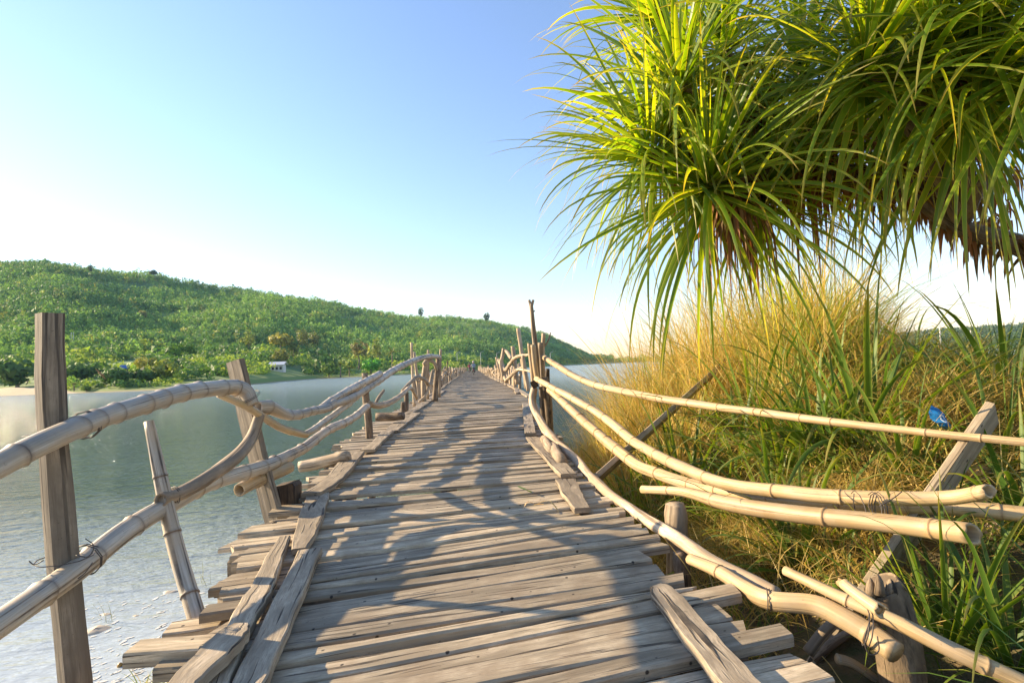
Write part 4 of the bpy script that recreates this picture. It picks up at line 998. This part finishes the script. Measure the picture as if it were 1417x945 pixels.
for (nm, px, py, Y, n, L, w0, sp, lab, kw) in (
    ('screw_pine_seedling', 944, 600, 4.75, 46, 1.55, .062, R(66), 'dark strap-leaved plant rising out of the tall golden grass behind the slanting brown post', dict(droop=(.3, 1.5))),
    ('screw_pine_seedling', 878, 705, 3.4, 30, .66, .040, R(58), 'small green strap-leaved tuft growing at the deck edge by the rails', dict(droop=(.4, 1.6))),
    ('screw_pine_seedling', 1205, 650, 3.4, 56, 1.35, .060, R(68), 'large strap-leaved plant in the middle of the bank above the bundled rails', dict(droop=(.3, 1.7))),
    ('screw_pine_seedling', 1022, 655, 0, 40, 1.05, .052, R(70), 'low arching green tuft between the upper and lower rails, in front of dry grass', dict(droop=(.8, 2.4))),
    ('screw_pine_seedling', 1085, 640, 3.9, 44, 1.3, .054, R(66), 'mid-height green tuft just behind the top rail left of the large bank plant', dict(droop=(.5, 1.8))),
    ('screw_pine_seedling', 1312, 900, 1.95, 42, .74, .036, R(44), 'stiff upright rosette of striped leaves right of the dark stump', dict(droop=(.1, .9))),
    ('screw_pine_seedling', 1395, 555, 3.4, 60, 1.35, .055, R(70), 'spreading strap-leaved plant beyond the top of the leaning grey board', dict(droop=(.3, 1.5))),
    ('screw_pine_seedling', 1425, 760, 2.25, 52, .9, .038, R(76), 'dense arching rosette at the right edge under the bundled rails', dict(droop=(.5, 1.7))),
    ('screw_pine_seedling', 1400, 900, 1.75, 44, .75, .034, R(74), 'lowest arching plant in the bottom right corner', dict(droop=(.4, 1.6))),
    ('screw_pine_seedling', 1110, 790, 0, 54, .95, .046, R(70), 'small arching tuft under the thick hollow bamboo', dict(droop=(.7, 2.2))),
    ('screw_pine_seedling', 1010, 735, 0, 50, .95, .046, R(68), 'small grassy tuft between the deck-edge pole and the lower rails', dict(droop=(.6, 2.0))),
    ('screw_pine_seedling', 1385, 650, 0, 48, .75, .034, R(78), 'bushy bright green tuft below the leaning grey board top', dict(droop=(.4, 1.6))),
    ('screw_pine_seedling', 870, 560, 5.6, 34, 1.1, .05, R(66), 'strap-leaved plant half buried in the golden grass nearest the bridge bend', dict(droop=(.3, 1.5))),
    ('screw_pine_seedling', 1040, 560, 5.0, 40, 1.35, .055, R(62), 'tall strap-leaved plant in the golden grass right of the slanting brown post', dict(droop=(.3, 1.5))),
    ('screw_pine_seedling', 1150, 560, 4.6, 40, 1.35, .055, R(66), 'tall strap-leaved plant at the green right-hand end of the golden grass', dict(droop=(.3, 1.5))),
    ('screw_pine_seedling', 905, 640, 0, 36, 1.0, .046, R(70), 'low green tuft at the foot of the slanting brown post', dict(droop=(.6, 2.0))),
    ('screw_pine_seedling', 1260, 560, 4.4, 36, .9, .045, R(70), 'strap-leaved plant behind the blue plastic bag', dict(droop=(.3, 1.6))),
    ('screw_pine_seedling', 975, 690, 0, 50, 1.0, .048, R(68), 'arching tuft between the middle rail and the thin end of the thick hollow bamboo', dict(droop=(.5, 1.9))),
    ('screw_pine_seedling', 1070, 730, 0, 48, .95, .044, R(70), 'arching tuft behind the thick hollow bamboo halfway along it', dict(droop=(.5, 2.0))),
    ('screw_pine_seedling', 1165, 662, 0, 54, 1.1, .052, R(66), 'dark arching plant between the top rail and the wired end of the bundled bamboo', dict(droop=(.5, 1.9))),
    ('screw_pine_seedling', 1255, 668, 0, 44, .75, .040, R(72), 'arching tuft on the straw slope just left of the leaning grey board', dict(droop=(.5, 1.9))),
    ('screw_pine_seedling', 1000, 610, 0, 40, 1.0, .044, R(70), 'arching plant at the foot of the golden grass above the middle rails', dict(droop=(.5, 1.9))),
    ('screw_pine_seedling', 1130, 640, 0, 54, 1.1, .056, R(68), 'low dark green tuft just above the upper bundled rail, left of the large bank plant', dict(droop=(.6, 2.0))),
):
    strap_plant(nm, spot(px, py, Y), n, L, w0, sp, lab, **kw)

BAG = bank_hit(1300, 597) - Vector((0, .22, 0))
def scatter(n, x0, x1, y0, y1, dmin=.1, fn=None):
    x = rng.uniform(x0, x1, n); y = rng.uniform(y0, y1, n); d = shore_dist(x, y)
    ok = d > dmin
    if fn is not None: ok &= fn(x, y, d)
    ok &= ~((y < 2.3) & (x < 1.62 + .1 * (y - 2)))
    ok &= ~((np.abs(x / y - BAG.x / BAG.y) < .045) & (y < BAG.y + .1) & (y > BAG.y - .5))
    for X, Y in PLANTS:
        if Y < 4.2: ok &= ~((np.abs(x / y - X / Y) < .16 / Y) & (y < Y + .1) & (y > Y - .35) & (rng.uniform(0, 1, n) < .7))
    if dmin > .12:
        for X, Y in PLANTS:      # trampled round the plants, on their open side
            ok &= ~((np.abs(x / y - X / Y) < .30 / Y) & (y < Y + .22) & (y > Y - .75))
    x, y = x[ok], y[ok]
    return np.stack([x, y, bank_z(x, y) - .02], 1)
STRAW = np.array([(.62, .44, .12), (.54, .37, .08), (.66, .50, .19), (.45, .30, .07), (.46, .39, .08)])
GREEN = np.array([(.10, .18, .022), (.16, .22, .028), (.07, .13, .02), (.24, .26, .035), (.12, .19, .03)])
def cols(pal, n): return pal[rng.integers(0, len(pal), n)] * rng.uniform(.75, 1.2, (n, 1))
def grass_all():
    clump = lambda x, y: np.sin(x * 2.3 + 1.2 * np.sin(y * 1.9)) + np.sin(y * 2.7 + 1.3 * np.sin(x * 1.4))
    # tall golden reed grass
    def zone(x, y, d):
        return (x > .92 + .05 * (y - 3.5)) & (y > 4.5 - .14 * (x - 2)) & (x < 1.5 + .76 * y) & (clump(x, y) + rng.normal(0, .6, len(x)) > -.6) & (d > .13)
    b = scatter(58000, .9, 8.5, 3.9, 10.5, .13, zone); n = len(b)
    wy = np.clip((b[:, 1] - 4) / 3, 0, 1)
    edge = np.clip((b[:, 0] - (b[:, 1] * .16 + .3)) / 1.3, .22, 1)
    far_r = np.clip((1.3 + .76 * b[:, 1] - b[:, 0]) / 1.4, .35, 1)
    L = rng.uniform(.8, 1.75, n) * (.72 + .55 * wy) * edge ** .6 * far_r * 1.12 * (1 + .16 * np.sin(b[:, 0] * 3.1 + b[:, 1] * 1.7) + .14 * np.sin(b[:, 1] * 4.3 - b[:, 0] * 2.2))
    k = rng.uniform(0, 1, n) < np.clip(.22 + .6 * (b[:, 0] / b[:, 1] - .4) + .25 * np.sin(b[:, 0] * 2.7 + 2) * np.sin(b[:, 1] * 3.3), .08, .75)
    c = cols(STRAW, n); c[k] = cols(np.array([(.33, .36, .05), (.25, .32, .05)]), k.sum())
    v1 = blades(b, L, rng.uniform(0, 6.28, n), np.abs(rng.normal(.12, .20, n)), rng.uniform(.1, 1.3, n) * rng.choice([1, 1, 1.7, 2.4], n), np.where(rng.uniform(0, 1, n) < .2, rng.uniform(.016, .030, n), rng.uniform(.005, .013, n)), c, 6)
    # leaning dry thatch at the foot of it
    b = scatter(42000, .9, 7.5, 1.6, 9.5, .1, lambda x, y, d: (x > .95) & (x < 1.6 + .66 * y) & (clump(x * 1.3, y * 1.2) + rng.normal(0, .8, len(x)) > -1.0)); n = len(b)
    b[:, 2] += rng.uniform(0, .25, n)
    b2 = scatter(11000, 1.5, 3.6, 2.5, 4.6, .1); b2[:, 2] += rng.uniform(0, .1, len(b2)); b = np.concatenate([b, b2]); n = len(b)
    v2 = blades(b, rng.uniform(.2, .62, n), rng.uniform(0, 6.28, n), rng.uniform(.3, 1.1, n), rng.uniform(.4, 1.9, n), rng.uniform(.004, .010, n), cols(STRAW, n) * rng.uniform(.55, 1, (n, 1)), 5)
    # green grass
    b = scatter(18000, .8, 7.5, .8, 9, .08, lambda x, y, d: (x < 1.8 + 1.05 * y) & (clump(x * 1.7 + 3, y * 1.6) + np.where(y < 3.2, .9, 0) + np.where(x > .75 * y + .6, 1.0, 0) + rng.normal(0, .7, len(x)) > .35) & ~((x < 1.25) & (y < 3))); n = len(b)
    v3 = blades(b, rng.uniform(.2, .62, n), rng.uniform(0, 6.28, n), np.abs(rng.normal(.2, .25, n)), rng.uniform(.5, 2.0, n), rng.uniform(.006, .014, n), cols(GREEN, n), 5)
    # reeds and grass on the far part of the bank
    b = scatter(15000, 2.5, 45, 8.5, 40, .2, lambda x, y, d: (x > .24 * y) & (clump(x * .6, y * .6) + rng.normal(0, .7, len(x)) > .3)); n = len(b)
    k = rng.uniform(0, 1, n) < .5
    c = cols(STRAW, n) * .8; c[k] = cols(GREEN, k.sum())
    v4 = blades(b, rng.uniform(.25, .75, n), rng.uniform(0, 6.28, n), np.abs(rng.normal(.15, .2, n)), rng.uniform(.3, 1.3, n), rng.uniform(.015, .03, n), c, 4)
    # thin wisps with long bare stems, standing out against sky and water
    b = scatter(1500, 1.2, 6.5, 4.6, 9.5, .1, lambda x, y, d: (x > .9 + .10 * y) & (x < 1.3 + .7 * y)); n = len(b)
    v5 = blades(b, rng.uniform(1.2, 2.45, n), rng.choice([4.4, 4.9, 5.3, 1.5, .6], n) + rng.normal(0, .4, n), np.abs(rng.normal(.15, .12, n)), rng.uniform(.5, 1.6, n), rng.uniform(.003, .005, n), cols(np.array([(.50, .36, .16), (.42, .30, .12), (.45, .40, .12)]), n), 8)
    for name, (v, q, t), lab in (('tall_grass', v1, 'tall golden dry grass on the bank'), ('dry_thatch', v2, 'tangled dry straw on the slope of the bank'), ('green_grass', v3, 'green grass growing on the bank'), ('reed_grass', v4, 'thin grass farther along the bank'), ('grass_wisps', v5, 'long bare wisps of grass against the sky')):
        tag(np_mesh(name, v, q, M_GRASS, t), lab, kind='stuff')
    # a few tufts at the waterline by the deck
    b = np.array([G(215 + rng.uniform(-22, 30), 955 + rng.uniform(-6, 25), WATER_Z + .02) for _ in range(110)]); n = len(b)
    v = blades(b, rng.uniform(.10, .28, n), rng.uniform(0, 6.28, n), rng.uniform(.1, .6, n), rng.uniform(.2, 1.2, n), rng.uniform(.006, .012, n), cols(np.array([(.20, .26, .05), (.45, .36, .12)]), n), 4)
    tag(np_mesh('shore_grass', *v[:2], M_GRASS, v[2]), 'small grass tuft at the waterline left of the deck', kind='stuff')
    b = np.concatenate([[G(px + rng.uniform(-9, 9), py + rng.uniform(-5, 5), WATER_Z - .02) for _ in range(9)] for px, py in ((242, 806), (284, 808), (262, 812), (150, 862))]); n = len(b)
    v = blades(b, rng.uniform(.1, .3, n), rng.uniform(0, 6.28, n), rng.uniform(.05, .5, n), rng.uniform(.1, .8, n), rng.uniform(.003, .006, n), cols(np.array([(.12, .14, .05), (.22, .22, .08)]), n), 4)
    tag(np_mesh('water_weeds', *v[:2], M_GRASS, v[2]), 'sparse weed stems poking out of the shallow water', kind='stuff')
grass_all()

# ================================================================== SMALL THINGS
def rock(name, c, r, mat, label, cat, sq=(1, 1, .7), seed=0, group=None, parts=None):
    rd = random.Random(seed); V, Fc = [], []
    nu, nv = 12, 7
    for j in range(nv + 1):
        th = math.pi * j / nv
        for i in range(nu):
            ph = 2 * math.pi * i / nu
            k = r * (1 + .16 * math.sin(ph * 2 + seed) * math.sin(th * 2 + seed * 2) + rd.uniform(-.07, .07))
            V.append((c[0] + k * sq[0] * math.sin(th) * math.cos(ph), c[1] + k * sq[1] * math.sin(th) * math.sin(ph), c[2] + k * sq[2] * math.cos(th)))
    for j in range(nv):
        for i in range(nu): Fc.append((j*nu + i, (j+1)*nu + i, (j+1)*nu + (i+1) % nu, j*nu + (i+1) % nu))
    mb = MB(); mb.add(V, Fc, [[(0, 0)] * 4] * len(Fc))
    return tag(at_base(mb.build(name, mat)), label, cat, group)
M_ROCK = flat('pinkish_rock', (.50, .36, .25), .9, scale=9)
for k, (px, py, Y, rp, lab) in enumerate(((1352, 655, 3.0, 16, 'pinkish stone just right of the leaning grey board'), (1378, 735, 2.5, 16, 'pale stone under the tip of the thick hollow bamboo'), (1350, 812, 2.25, 17, 'pale rough stone right of the upright striped rosette'), (1402, 592, 3.2, 11, 'small tan stone right of the leaning board top'))):
    p = bank_hit(px, py); Y = p.y; rock('stone', p, rp * Y / F, M_ROCK, lab, 'stone', (1, 1, .75), k + 3, 'stones among the bank plants')
# crumpled blue bag with a white mark
def blue_bag():
    m, n, l, b = nmat('blue_plastic')
    tc = n.new('ShaderNodeTexCoord').outputs['UV']
    g = noise(n, l, tc, 9, 3)
    c = mixc(n, l, g, (.008, .06, .22), (.02, .22, .55))
    # a printed white ring
    v = n.new('ShaderNodeVectorMath'); v.operation = 'DISTANCE'; l.new(tc, v.inputs[0]); v.inputs[1].default_value = (.45, .5, 0)
    c = mixc(n, l, ramp(n, l, v.outputs['Value'], [(.09, 0.0), (.11, .9), (.14, .9), (.16, 0.0)]), c, (.75, .82, .85))
    l.new(c, b.inputs['Base Color']); b.inputs['Roughness'].default_value = .22
    a, e = P(1286, 564, BAG.y), P(1316, 596, BAG.y - .04)
    N = 14; V, Fc, UV = [], [], []
    side = (UP * .8 + RT * .6).normalized(); nn = -FW
    for side_k in (0, 1):
        for i in range(N + 1):
            for j in range(9):
                u, v_ = i / N, j / 8
                ww = .066 * (math.sin(math.pi * min(1, .12 + u * .95)) ** .6)
                puff = .035 * math.sin(math.pi * v_) * math.sin(math.pi * u) * (1 if side_k == 0 else -1)
                cr = .012 * math.sin(u * 17 + v_ * 9) * math.sin(v_ * 14 + u * 5)
                V.append(a + (e - a) * u + side * ww * (v_ - .5) * 2 * .55 + nn * (puff + cr)); UV.append((u, v_))
        bs = side_k * (N + 1) * 9
        for i in range(N):
            for j in range(8):
                q = bs + i * 9 + j; Fc.append((q, q + 1, q + 10, q + 9) if side_k else (q, q + 9, q + 10, q + 1))
    mb = MB(); mb.add(V, Fc, [[UV[i] for i in f] for f in Fc])
    tag(at_base(mb.build('plastic_bag', m)), 'crumpled bright blue plastic bag with a white ring caught in the grass', 'bag')
blue_bag()
M_SACK = flat('pale_sack', (.55, .45, .32), .6); M_FOAM = flat('scum', (.66, .64, .58), .6)
g = G(132, 872, WATER_Z); rock('plastic_sack', g - Vector((0, 0, .03)), .13, M_SACK, 'pale half-sunken plastic sack floating by the squared near post', 'sack', (1.25, .8, .4), 2)
for k, (px, py, r, lab) in enumerate(((147, 851, .07, 'pale scrap floating just beyond the half-sunken sack'), (188, 853, .055, 'pale scrap floating right of the half-sunken sack'), (236, 820, .09, 'pale flattish scrap floating left of the thin bamboo post'))):
    rock('floating_scrap', G(px, py, WATER_Z - .01), r * .75, M_SACK, lab, 'scrap', (1.2, .7, .35), k + 9, 'scraps floating by the shore')
def float_bottle():
    b = G(168, 921, WATER_Z)
    t = thing('floating_float', b, 'small orange and black net float on the water below the lower rail', 'float')
    for nm, c, r, col in (('body', b + Vector((-.012, 0, .005)), .022, (.42, .24, .06)), ('cap', b + Vector((.022, .012, .012)), .018, (.015, .015, .02))):
        mb = MB(); V, Fc = [], []
        for j in range(7):
            th = math.pi * j / 6
            for i in range(10):
                ph = .628 * i; V.append((c.x + r * math.sin(th) * math.cos(ph), c.y + r * math.sin(th) * math.sin(ph), c.z + r * 1.1 * math.cos(th)))
        for j in range(6):
            for i in range(10): Fc.append((j*10 + i, (j+1)*10 + i, (j+1)*10 + (i+1) % 10, j*10 + (i+1) % 10))
        mb.add(V, Fc, [[(0, 0)] * 4] * len(Fc)); mb.build(nm, flat('float_' + nm, col, .4), t)
float_bottle()
def scum():
    V, Q = [], []
    n = 0
    for _ in range(420):
        px, py = rng.uniform(110, 330), rng.uniform(815, 960) 
        g = G(px, py, WATER_Z)
        if rng.uniform() > np.interp(py, [800, 850, 950], [.15, .6, 1]): continue
        r = rng.uniform(.006, .026); a0 = rng.uniform(0, 6.28)
        pts = []
        for k in range(6):
            a = k * 1.047; rr = r * rng.uniform(.35, 1.3)
            x, y = rr * math.cos(a) * 1.9, rr * math.sin(a) * .8
            pts.append((g.x + x * math.cos(a0 * .25) - y * math.sin(a0 * .25), g.y + x * math.sin(a0 * .25) + y * math.cos(a0 * .25), WATER_Z + .004))
        V += pts; Q.append([n + k for k in range(6)]); n += 6
    tag(np_mesh('scum', np.array(V), np.array(Q), M_FOAM), 'pale flecks of scum floating on the shallow water', kind='stuff')
scum()
def bird():
    b = P(139, 517, 30)
    t = thing('bird', b, 'small brown bird flying over the lake in front of the far trees', 'bird')
    m = flat('brown_feathers', (.33, .19, .08), .8)
    k = 30 / F
    pole_mb([(b + Vector((-3, 0, 1)) * k, .3 * k), (b + Vector((-1, 0, .5)) * k, 1.3 * k), (b + Vector((2, 0, -1)) * k, 1.1 * k), (b + Vector((5, 0, -2)) * k, .35 * k)], 8, n=3, lump=0).build('body', m, t)
    for s, tip in ((1, Vector((-5, -2, 7))), (-1, Vector((5, 2, -8)))):
        d = tip * k; mb = MB()
        V = [b + Vector((-1.6, 0, 0)) * k, b + Vector((1.8, 0, 0)) * k, b + d * .55 + Vector((1.6, 0, 0)) * k, b + d * .5 + Vector((-1.7, 0, .6)) * k, b + d, b + d * .97 + Vector((.3, 0, 0)) * k]
        V += [p + Vector((0, .012, 0)) for p in V]
        Fc = [(0, 1, 2, 3), (3, 2, 5, 4), (6, 9, 8, 7), (9, 10, 11, 8)]
        mb.add(V, Fc, [[(0, 0)] * 4] * 4); mb.build('wing', m, t, False)
bird()
# bits of leaf on the deck
def deck_leaf(name, pts, w0, mat, label):
    p = [G(a, b_, .02 + zz) for a, b_, zz in pts]; mb = MB()
    sm = catmull([tuple(q) for q in p], 4); V, Fc, UV = [], [], []
    for i, q in enumerate(sm):
        t = i / (len(sm) - 1); a = Vector(sm[max(0, i-1)]); b_ = Vector(sm[min(len(sm)-1, i+1)]); d = (b_ - a).normalized()
        s = d.cross(Vector((0, .3, 1))).normalized() * w0 * (math.sin(math.pi * min(.97, .06 + t * .9)) ** .7) / 2
        V += [Vector(q) - s, Vector(q) + Vector((0, 0, -.003)), Vector(q) + s]; UV += [(t * .6, -.5), (t * .6, 0), (t * .6, .5)]
    for i in range(len(sm) - 1):
        a = i * 3; Fc += [(a, a + 1, a + 4, a + 3), (a + 1, a + 2, a + 5, a + 4)]
    mb.add(V, Fc, [[UV[i] for i in f] for f in Fc])
    tag(at_base(mb.build(name, mat)), label, 'leaf', 'bits of leaf on the deck')
M_STRAWL = leafmat('straw_leaf', (.55, .40, .18), (1.4, 1.3, 1.0), None, .3, .6)
deck_leaf('dry_leaf', [(724, 704, 0), (730, 694, .04), (742, 697, .03), (752, 697, .01)], .02, M_STRAWL, 'short curled straw-coloured leaf scrap on the deck')
deck_leaf('dry_leaf', [(738, 699, .01), (757, 692, .05), (767, 699, .03), (773, 708, 0)], .014, M_STRAWL, 'long arched straw-coloured leaf scrap on the deck')
deck_leaf('green_leaf', [(716, 672, .01), (727, 677, .03), (736, 681, .0)], .035, M_STRAP, 'small fresh green leaf lying on the deck')

# ---- far right: net fence, shelter, poles
def right_far():
    a, e = P(1286, 516, 26), P(1352, 514, 26)
    t = thing('net_fence', Vector((a.x, a.y, float(bank_z(a.x, a.y)))), 'teal green net fence strung between thin posts beyond the tall grass', 'fence')
    N = 12; V, Fc = [], []
    for i in range(N + 1):
        p = a + (P(1420, 512, 26) - a) * (i / N); g = float(bank_z(p.x, p.y))
        for z in (p.z - .15, p.z + .45 + .03 * math.sin(i * 2)):
            V += [Vector((p.x, p.y + .04 * math.sin(i * 1.9), z))]
    for i in range(N): Fc.append((2*i, 2*i + 2, 2*i + 3, 2*i + 1))
    mb = MB(); mb.add(V, Fc, [[(0, 0)] * 4] * N); mb.build('net', M_TEAL, t, False)
    for i in range(0, N + 1, 3):
        p = V[2 * i]; pole_mb([(Vector((p.x, p.y + .08, float(bank_z(p.x, p.y)) - .2)), .035), (Vector((p.x, p.y + .08, V[2*i+1].z + .15)), .03)], 6, n=2).build('post', M_DRIFT, t)
    b = P(1290, 492, 42); g = Vector((b.x, b.y, float(bank_z(b.x, b.y))))
    t = thing('shelter', g, 'low shelter with a rounded pale canvas roof beyond the net fence', 'shelter')
    V, Fc = [], []
    for i in range(9):
        an = math.pi * i / 8
        for yy in (-1.2, 1.2): V.append((b.x - 1.7 * math.cos(an), b.y + yy, b.z - .25 + .42 * math.sin(an)))
    for i in range(8): Fc.append((2*i, 2*i + 2, 2*i + 3, 2*i + 1))
    mb = MB(); mb.add(V, Fc, [[(0, 0)] * 4] * 8); mb.build('roof', M_CANV, t)
    for sx in (-1.6, 1.6):
        for yy in (-1.1, 1.1): pole_mb([(Vector((b.x + sx, b.y + yy, g.z - .1)), .05), (Vector((b.x + sx, b.y + yy, b.z - .1)), .05)], 6, n=1).build('leg', M_DRIFT, t)
    for px, ty, by, Y, lab in ((1300, 449, 476, 75, 'pale leaning concrete pole seen through the gap in the tall grass'), (1343, 457, 478, 80, 'short pale concrete pole right of the leaning one')):
        tag(at_base(pole_mb([(P(px + 3, by + 12, Y), .13), (P(px, ty, Y), .08)], 7, n=1).build('utility_pole', M_CONC)), lab, 'pole', 'poles beyond the net fence')
    tag(at_base(pole_mb([(P(1180, 430, 60), .028), (P(1275, 425, 60), .028), (P(1380, 416, 60), .028), (P(1560, 398, 60), .028)], 5, n=4, lump=0).build('overhead_wire', M_CONC)), 'thin pale wire crossing the sky behind the screw pine leaves', 'wire')
right_far()

# ---- the riders far down the deck
def rider(px, py, Y, shirt, label_p, label_b, hat):
    g = G(px, py); s = 1.0
    b = Vector((g.x, g.y, .012))
    bike = thing('scooter', b, label_b, 'motor scooter', 'scooters on the bridge')
    blk = flat('black_rubber', (.012, .012, .013), .6); bod = flat('dark_scooter_paint', (.03, .035, .045), .3); met = flat('dull_metal', (.3, .3, .3), .35)
    for yy in (-.62, .62):
        mb = MB(); V = []; rings = []
        for k in range(17):
            a = k * 2 * math.pi / 16; c = b + Vector((0, yy + .22 * math.cos(a), .27 + .22 * math.sin(a)))
            d = Vector((0, math.cos(a), math.sin(a)))
            rings.append([c + d * .05 * math.cos(q) + Vector((.05, 0, 0)) * math.sin(q) for q in (0, 1.05, 2.1, 3.14, 4.19, 5.24)])
        sweep(mb, rings, False, False); w_ = mb.build('wheel', blk, bike)
        mb = pole_mb([(b + Vector((-.05, yy, .27)), .17), (b + Vector((.05, yy, .27)), .17)], 12, n=1, lump=0); mb.build('rim', met, w_)
    pole_mb([(b + Vector((0, -.8, .62)), .08), (b + Vector((0, -.5, .66)), .16), (b + Vector((0, -.15, .55)), .15), (b + Vector((0, .15, .36)), .13), (b + Vector((0, .4, .5)), .12), (b + Vector((0, .52, .85)), .10), (b + Vector((0, .5, 1.0)), .07)], 10, n=4, lump=0).build('body', bod, bike)
    pole_mb([(b + Vector((0, -.7, .76)), .10), (b + Vector((0, -.3, .78)), .13), (b + Vector((0, .02, .74)), .09)], 8, n=3, lump=0).build('seat', blk, bike)
    pole_mb([(b + Vector((-.34, .36, 1.02)), .02), (b + Vector((0, .5, 1.02)), .022), (b + Vector((.34, .36, 1.02)), .02)], 6, n=4, lump=0).build('handlebar', met, bike)
    pole_mb([(b + Vector((0, .62, .3)), .035), (b + Vector((0, .5, .9)), .035)], 6, n=1, lump=0).build('fork', met, bike)
    for sx in (-1, 1): pole_mb([(b + Vector((sx * .22, .42, 1.04)), .01), (b + Vector((sx * .3, .42, 1.2)), .012), (b + Vector((sx * .3, .41, 1.27)), .05)], 6, n=2, lump=0).build('mirror', blk, bike)
    pole_mb([(b + Vector((0, -.86, .62)), .05), (b + Vector((0, -.9, .62)), .05)], 8, n=1, lump=0).build('tail_light', flat('red_lens', (.4, .02, .02), .3), bike)
    # person, one skinned body
    me = bpy.data.meshes.new('person'); H = Vector((0, -.25, .86))
    J = dict(pel=(0, 0, 0), wst=(0, .02, .2), chs=(0, .06, .42), nck=(0, .08, .56), hd0=(0, .09, .64), hd1=(0, .1, .80),
             shl=(-.19, .06, .48), ell=(-.30, .28, .28), hal=(-.31, .60, .20), shr=(.19, .06, .48), elr=(.30, .28, .28), har=(.31, .60, .20),
             hpl=(-.10, .02, -.02), knl=(-.17, .42, -.04), anl=(-.17, .36, -.44), tol=(-.17, .52, -.50), hpr=(.10, .02, -.02), knr=(.17, .42, -.04), anr=(.17, .36, -.44), tor=(.17, .52, -.50))
    rad = dict(pel=.14, wst=.14, chs=.16, nck=.06, hd0=.085, hd1=.085, shl=.075, ell=.05, hal=.04, shr=.075, elr=.05, har=.04, hpl=.10, knl=.075, anl=.05, tol=.045, hpr=.10, knr=.075, anr=.05, tor=.045)
    ks = list(J); E = [('pel', 'wst'), ('wst', 'chs'), ('chs', 'nck'), ('nck', 'hd0'), ('hd0', 'hd1'), ('chs', 'shl'), ('shl', 'ell'), ('ell', 'hal'), ('chs', 'shr'), ('shr', 'elr'), ('elr', 'har'), ('pel', 'hpl'), ('hpl', 'knl'), ('knl', 'anl'), ('anl', 'tol'), ('pel', 'hpr'), ('hpr', 'knr'), ('knr', 'anr'), ('anr', 'tor')]
    me.from_pydata([J[k] for k in ks], [(ks.index(a), ks.index(c)) for a, c in E], [])
    o = bpy.data.objects.new('person', me); o.location = b + H; link(o, None, b + H)
    sk = o.modifiers.new('skin', 'SKIN'); lay = me.skin_vertices.new() if not me.skin_vertices else me.skin_vertices[0]
    for i, k in enumerate(ks): lay.data[i].radius = (rad[k], rad[k]); lay.data[i].use_root = (k == 'pel')
    ss = o.modifiers.new('subdivision', 'SUBSURF'); ss.levels = ss.render_levels = 1
    m, n, l, bs = nmat('clothes'); tc = n.new('ShaderNodeTexCoord').outputs['Object']; sp = n.new('ShaderNodeSeparateXYZ'); l.new(tc, sp.inputs[0])
    mr = n.new('ShaderNodeMapRange'); l.new(sp.outputs[2], mr.inputs[0]); mr.inputs[1].default_value = -.6; mr.inputs[2].default_value = .9
    c = ramp(n, l, mr.outputs[0], [(0, (.03, .03, .035)), (.44, shirt), (.775, (.38, .22, .15))])
    for nd in n:
        if nd.type == 'VALTORGB': nd.color_ramp.interpolation = 'CONSTANT'
    l.new(c, bs.inputs['Base Color']); me.materials.append(m)
    tag(o, label_p, 'person', 'riders on the bridge')
    hb = b + H
    pole_mb([(hb + Vector((0, .09, .74)), .13), (hb + Vector((0, .09, .82)), .125), (hb + Vector((0, .09, .90)), .07), (hb + Vector((0, .09, .92)), .02)], 10, n=2, lump=0).build('hat', flat('hat', hat, .6), o)
rider(655.5, 519, 0, (.20, .24, .28), 'person in a grey shirt and pale hat riding down the deck', 'dark motor scooter on the deck under the rider in grey', (.60, .47, .40))
rider(650, 516.2, 0, (.30, .05, .06), 'person in a dark red shirt riding behind the one in grey', 'dark motor scooter on the deck under the rider in red', (.08, .05, .05))

# ================================================================== AIR
def haze():
    m = bpy.data.materials.new('haze_air'); m.use_nodes = True
    n = m.node_tree.nodes; n.remove(n['Principled BSDF'])
    v = n.new('ShaderNodeVolumePrincipled'); v.inputs['Density'].default_value = .00009; v.inputs['Color'].default_value = (.42, .70, 1.0, 1)
    v.inputs['Anisotropy'].default_value = 0
    m.node_tree.links.new(v.outputs[0], n['Material Output'].inputs['Volume'])
    o = box_mb((0, 0, WATER_Z - 6), 6400, 6400, 175).build('haze', m, None, False)
    tag(o, 'thin pale haze in the air over the lake and hill', kind='stuff')
haze()
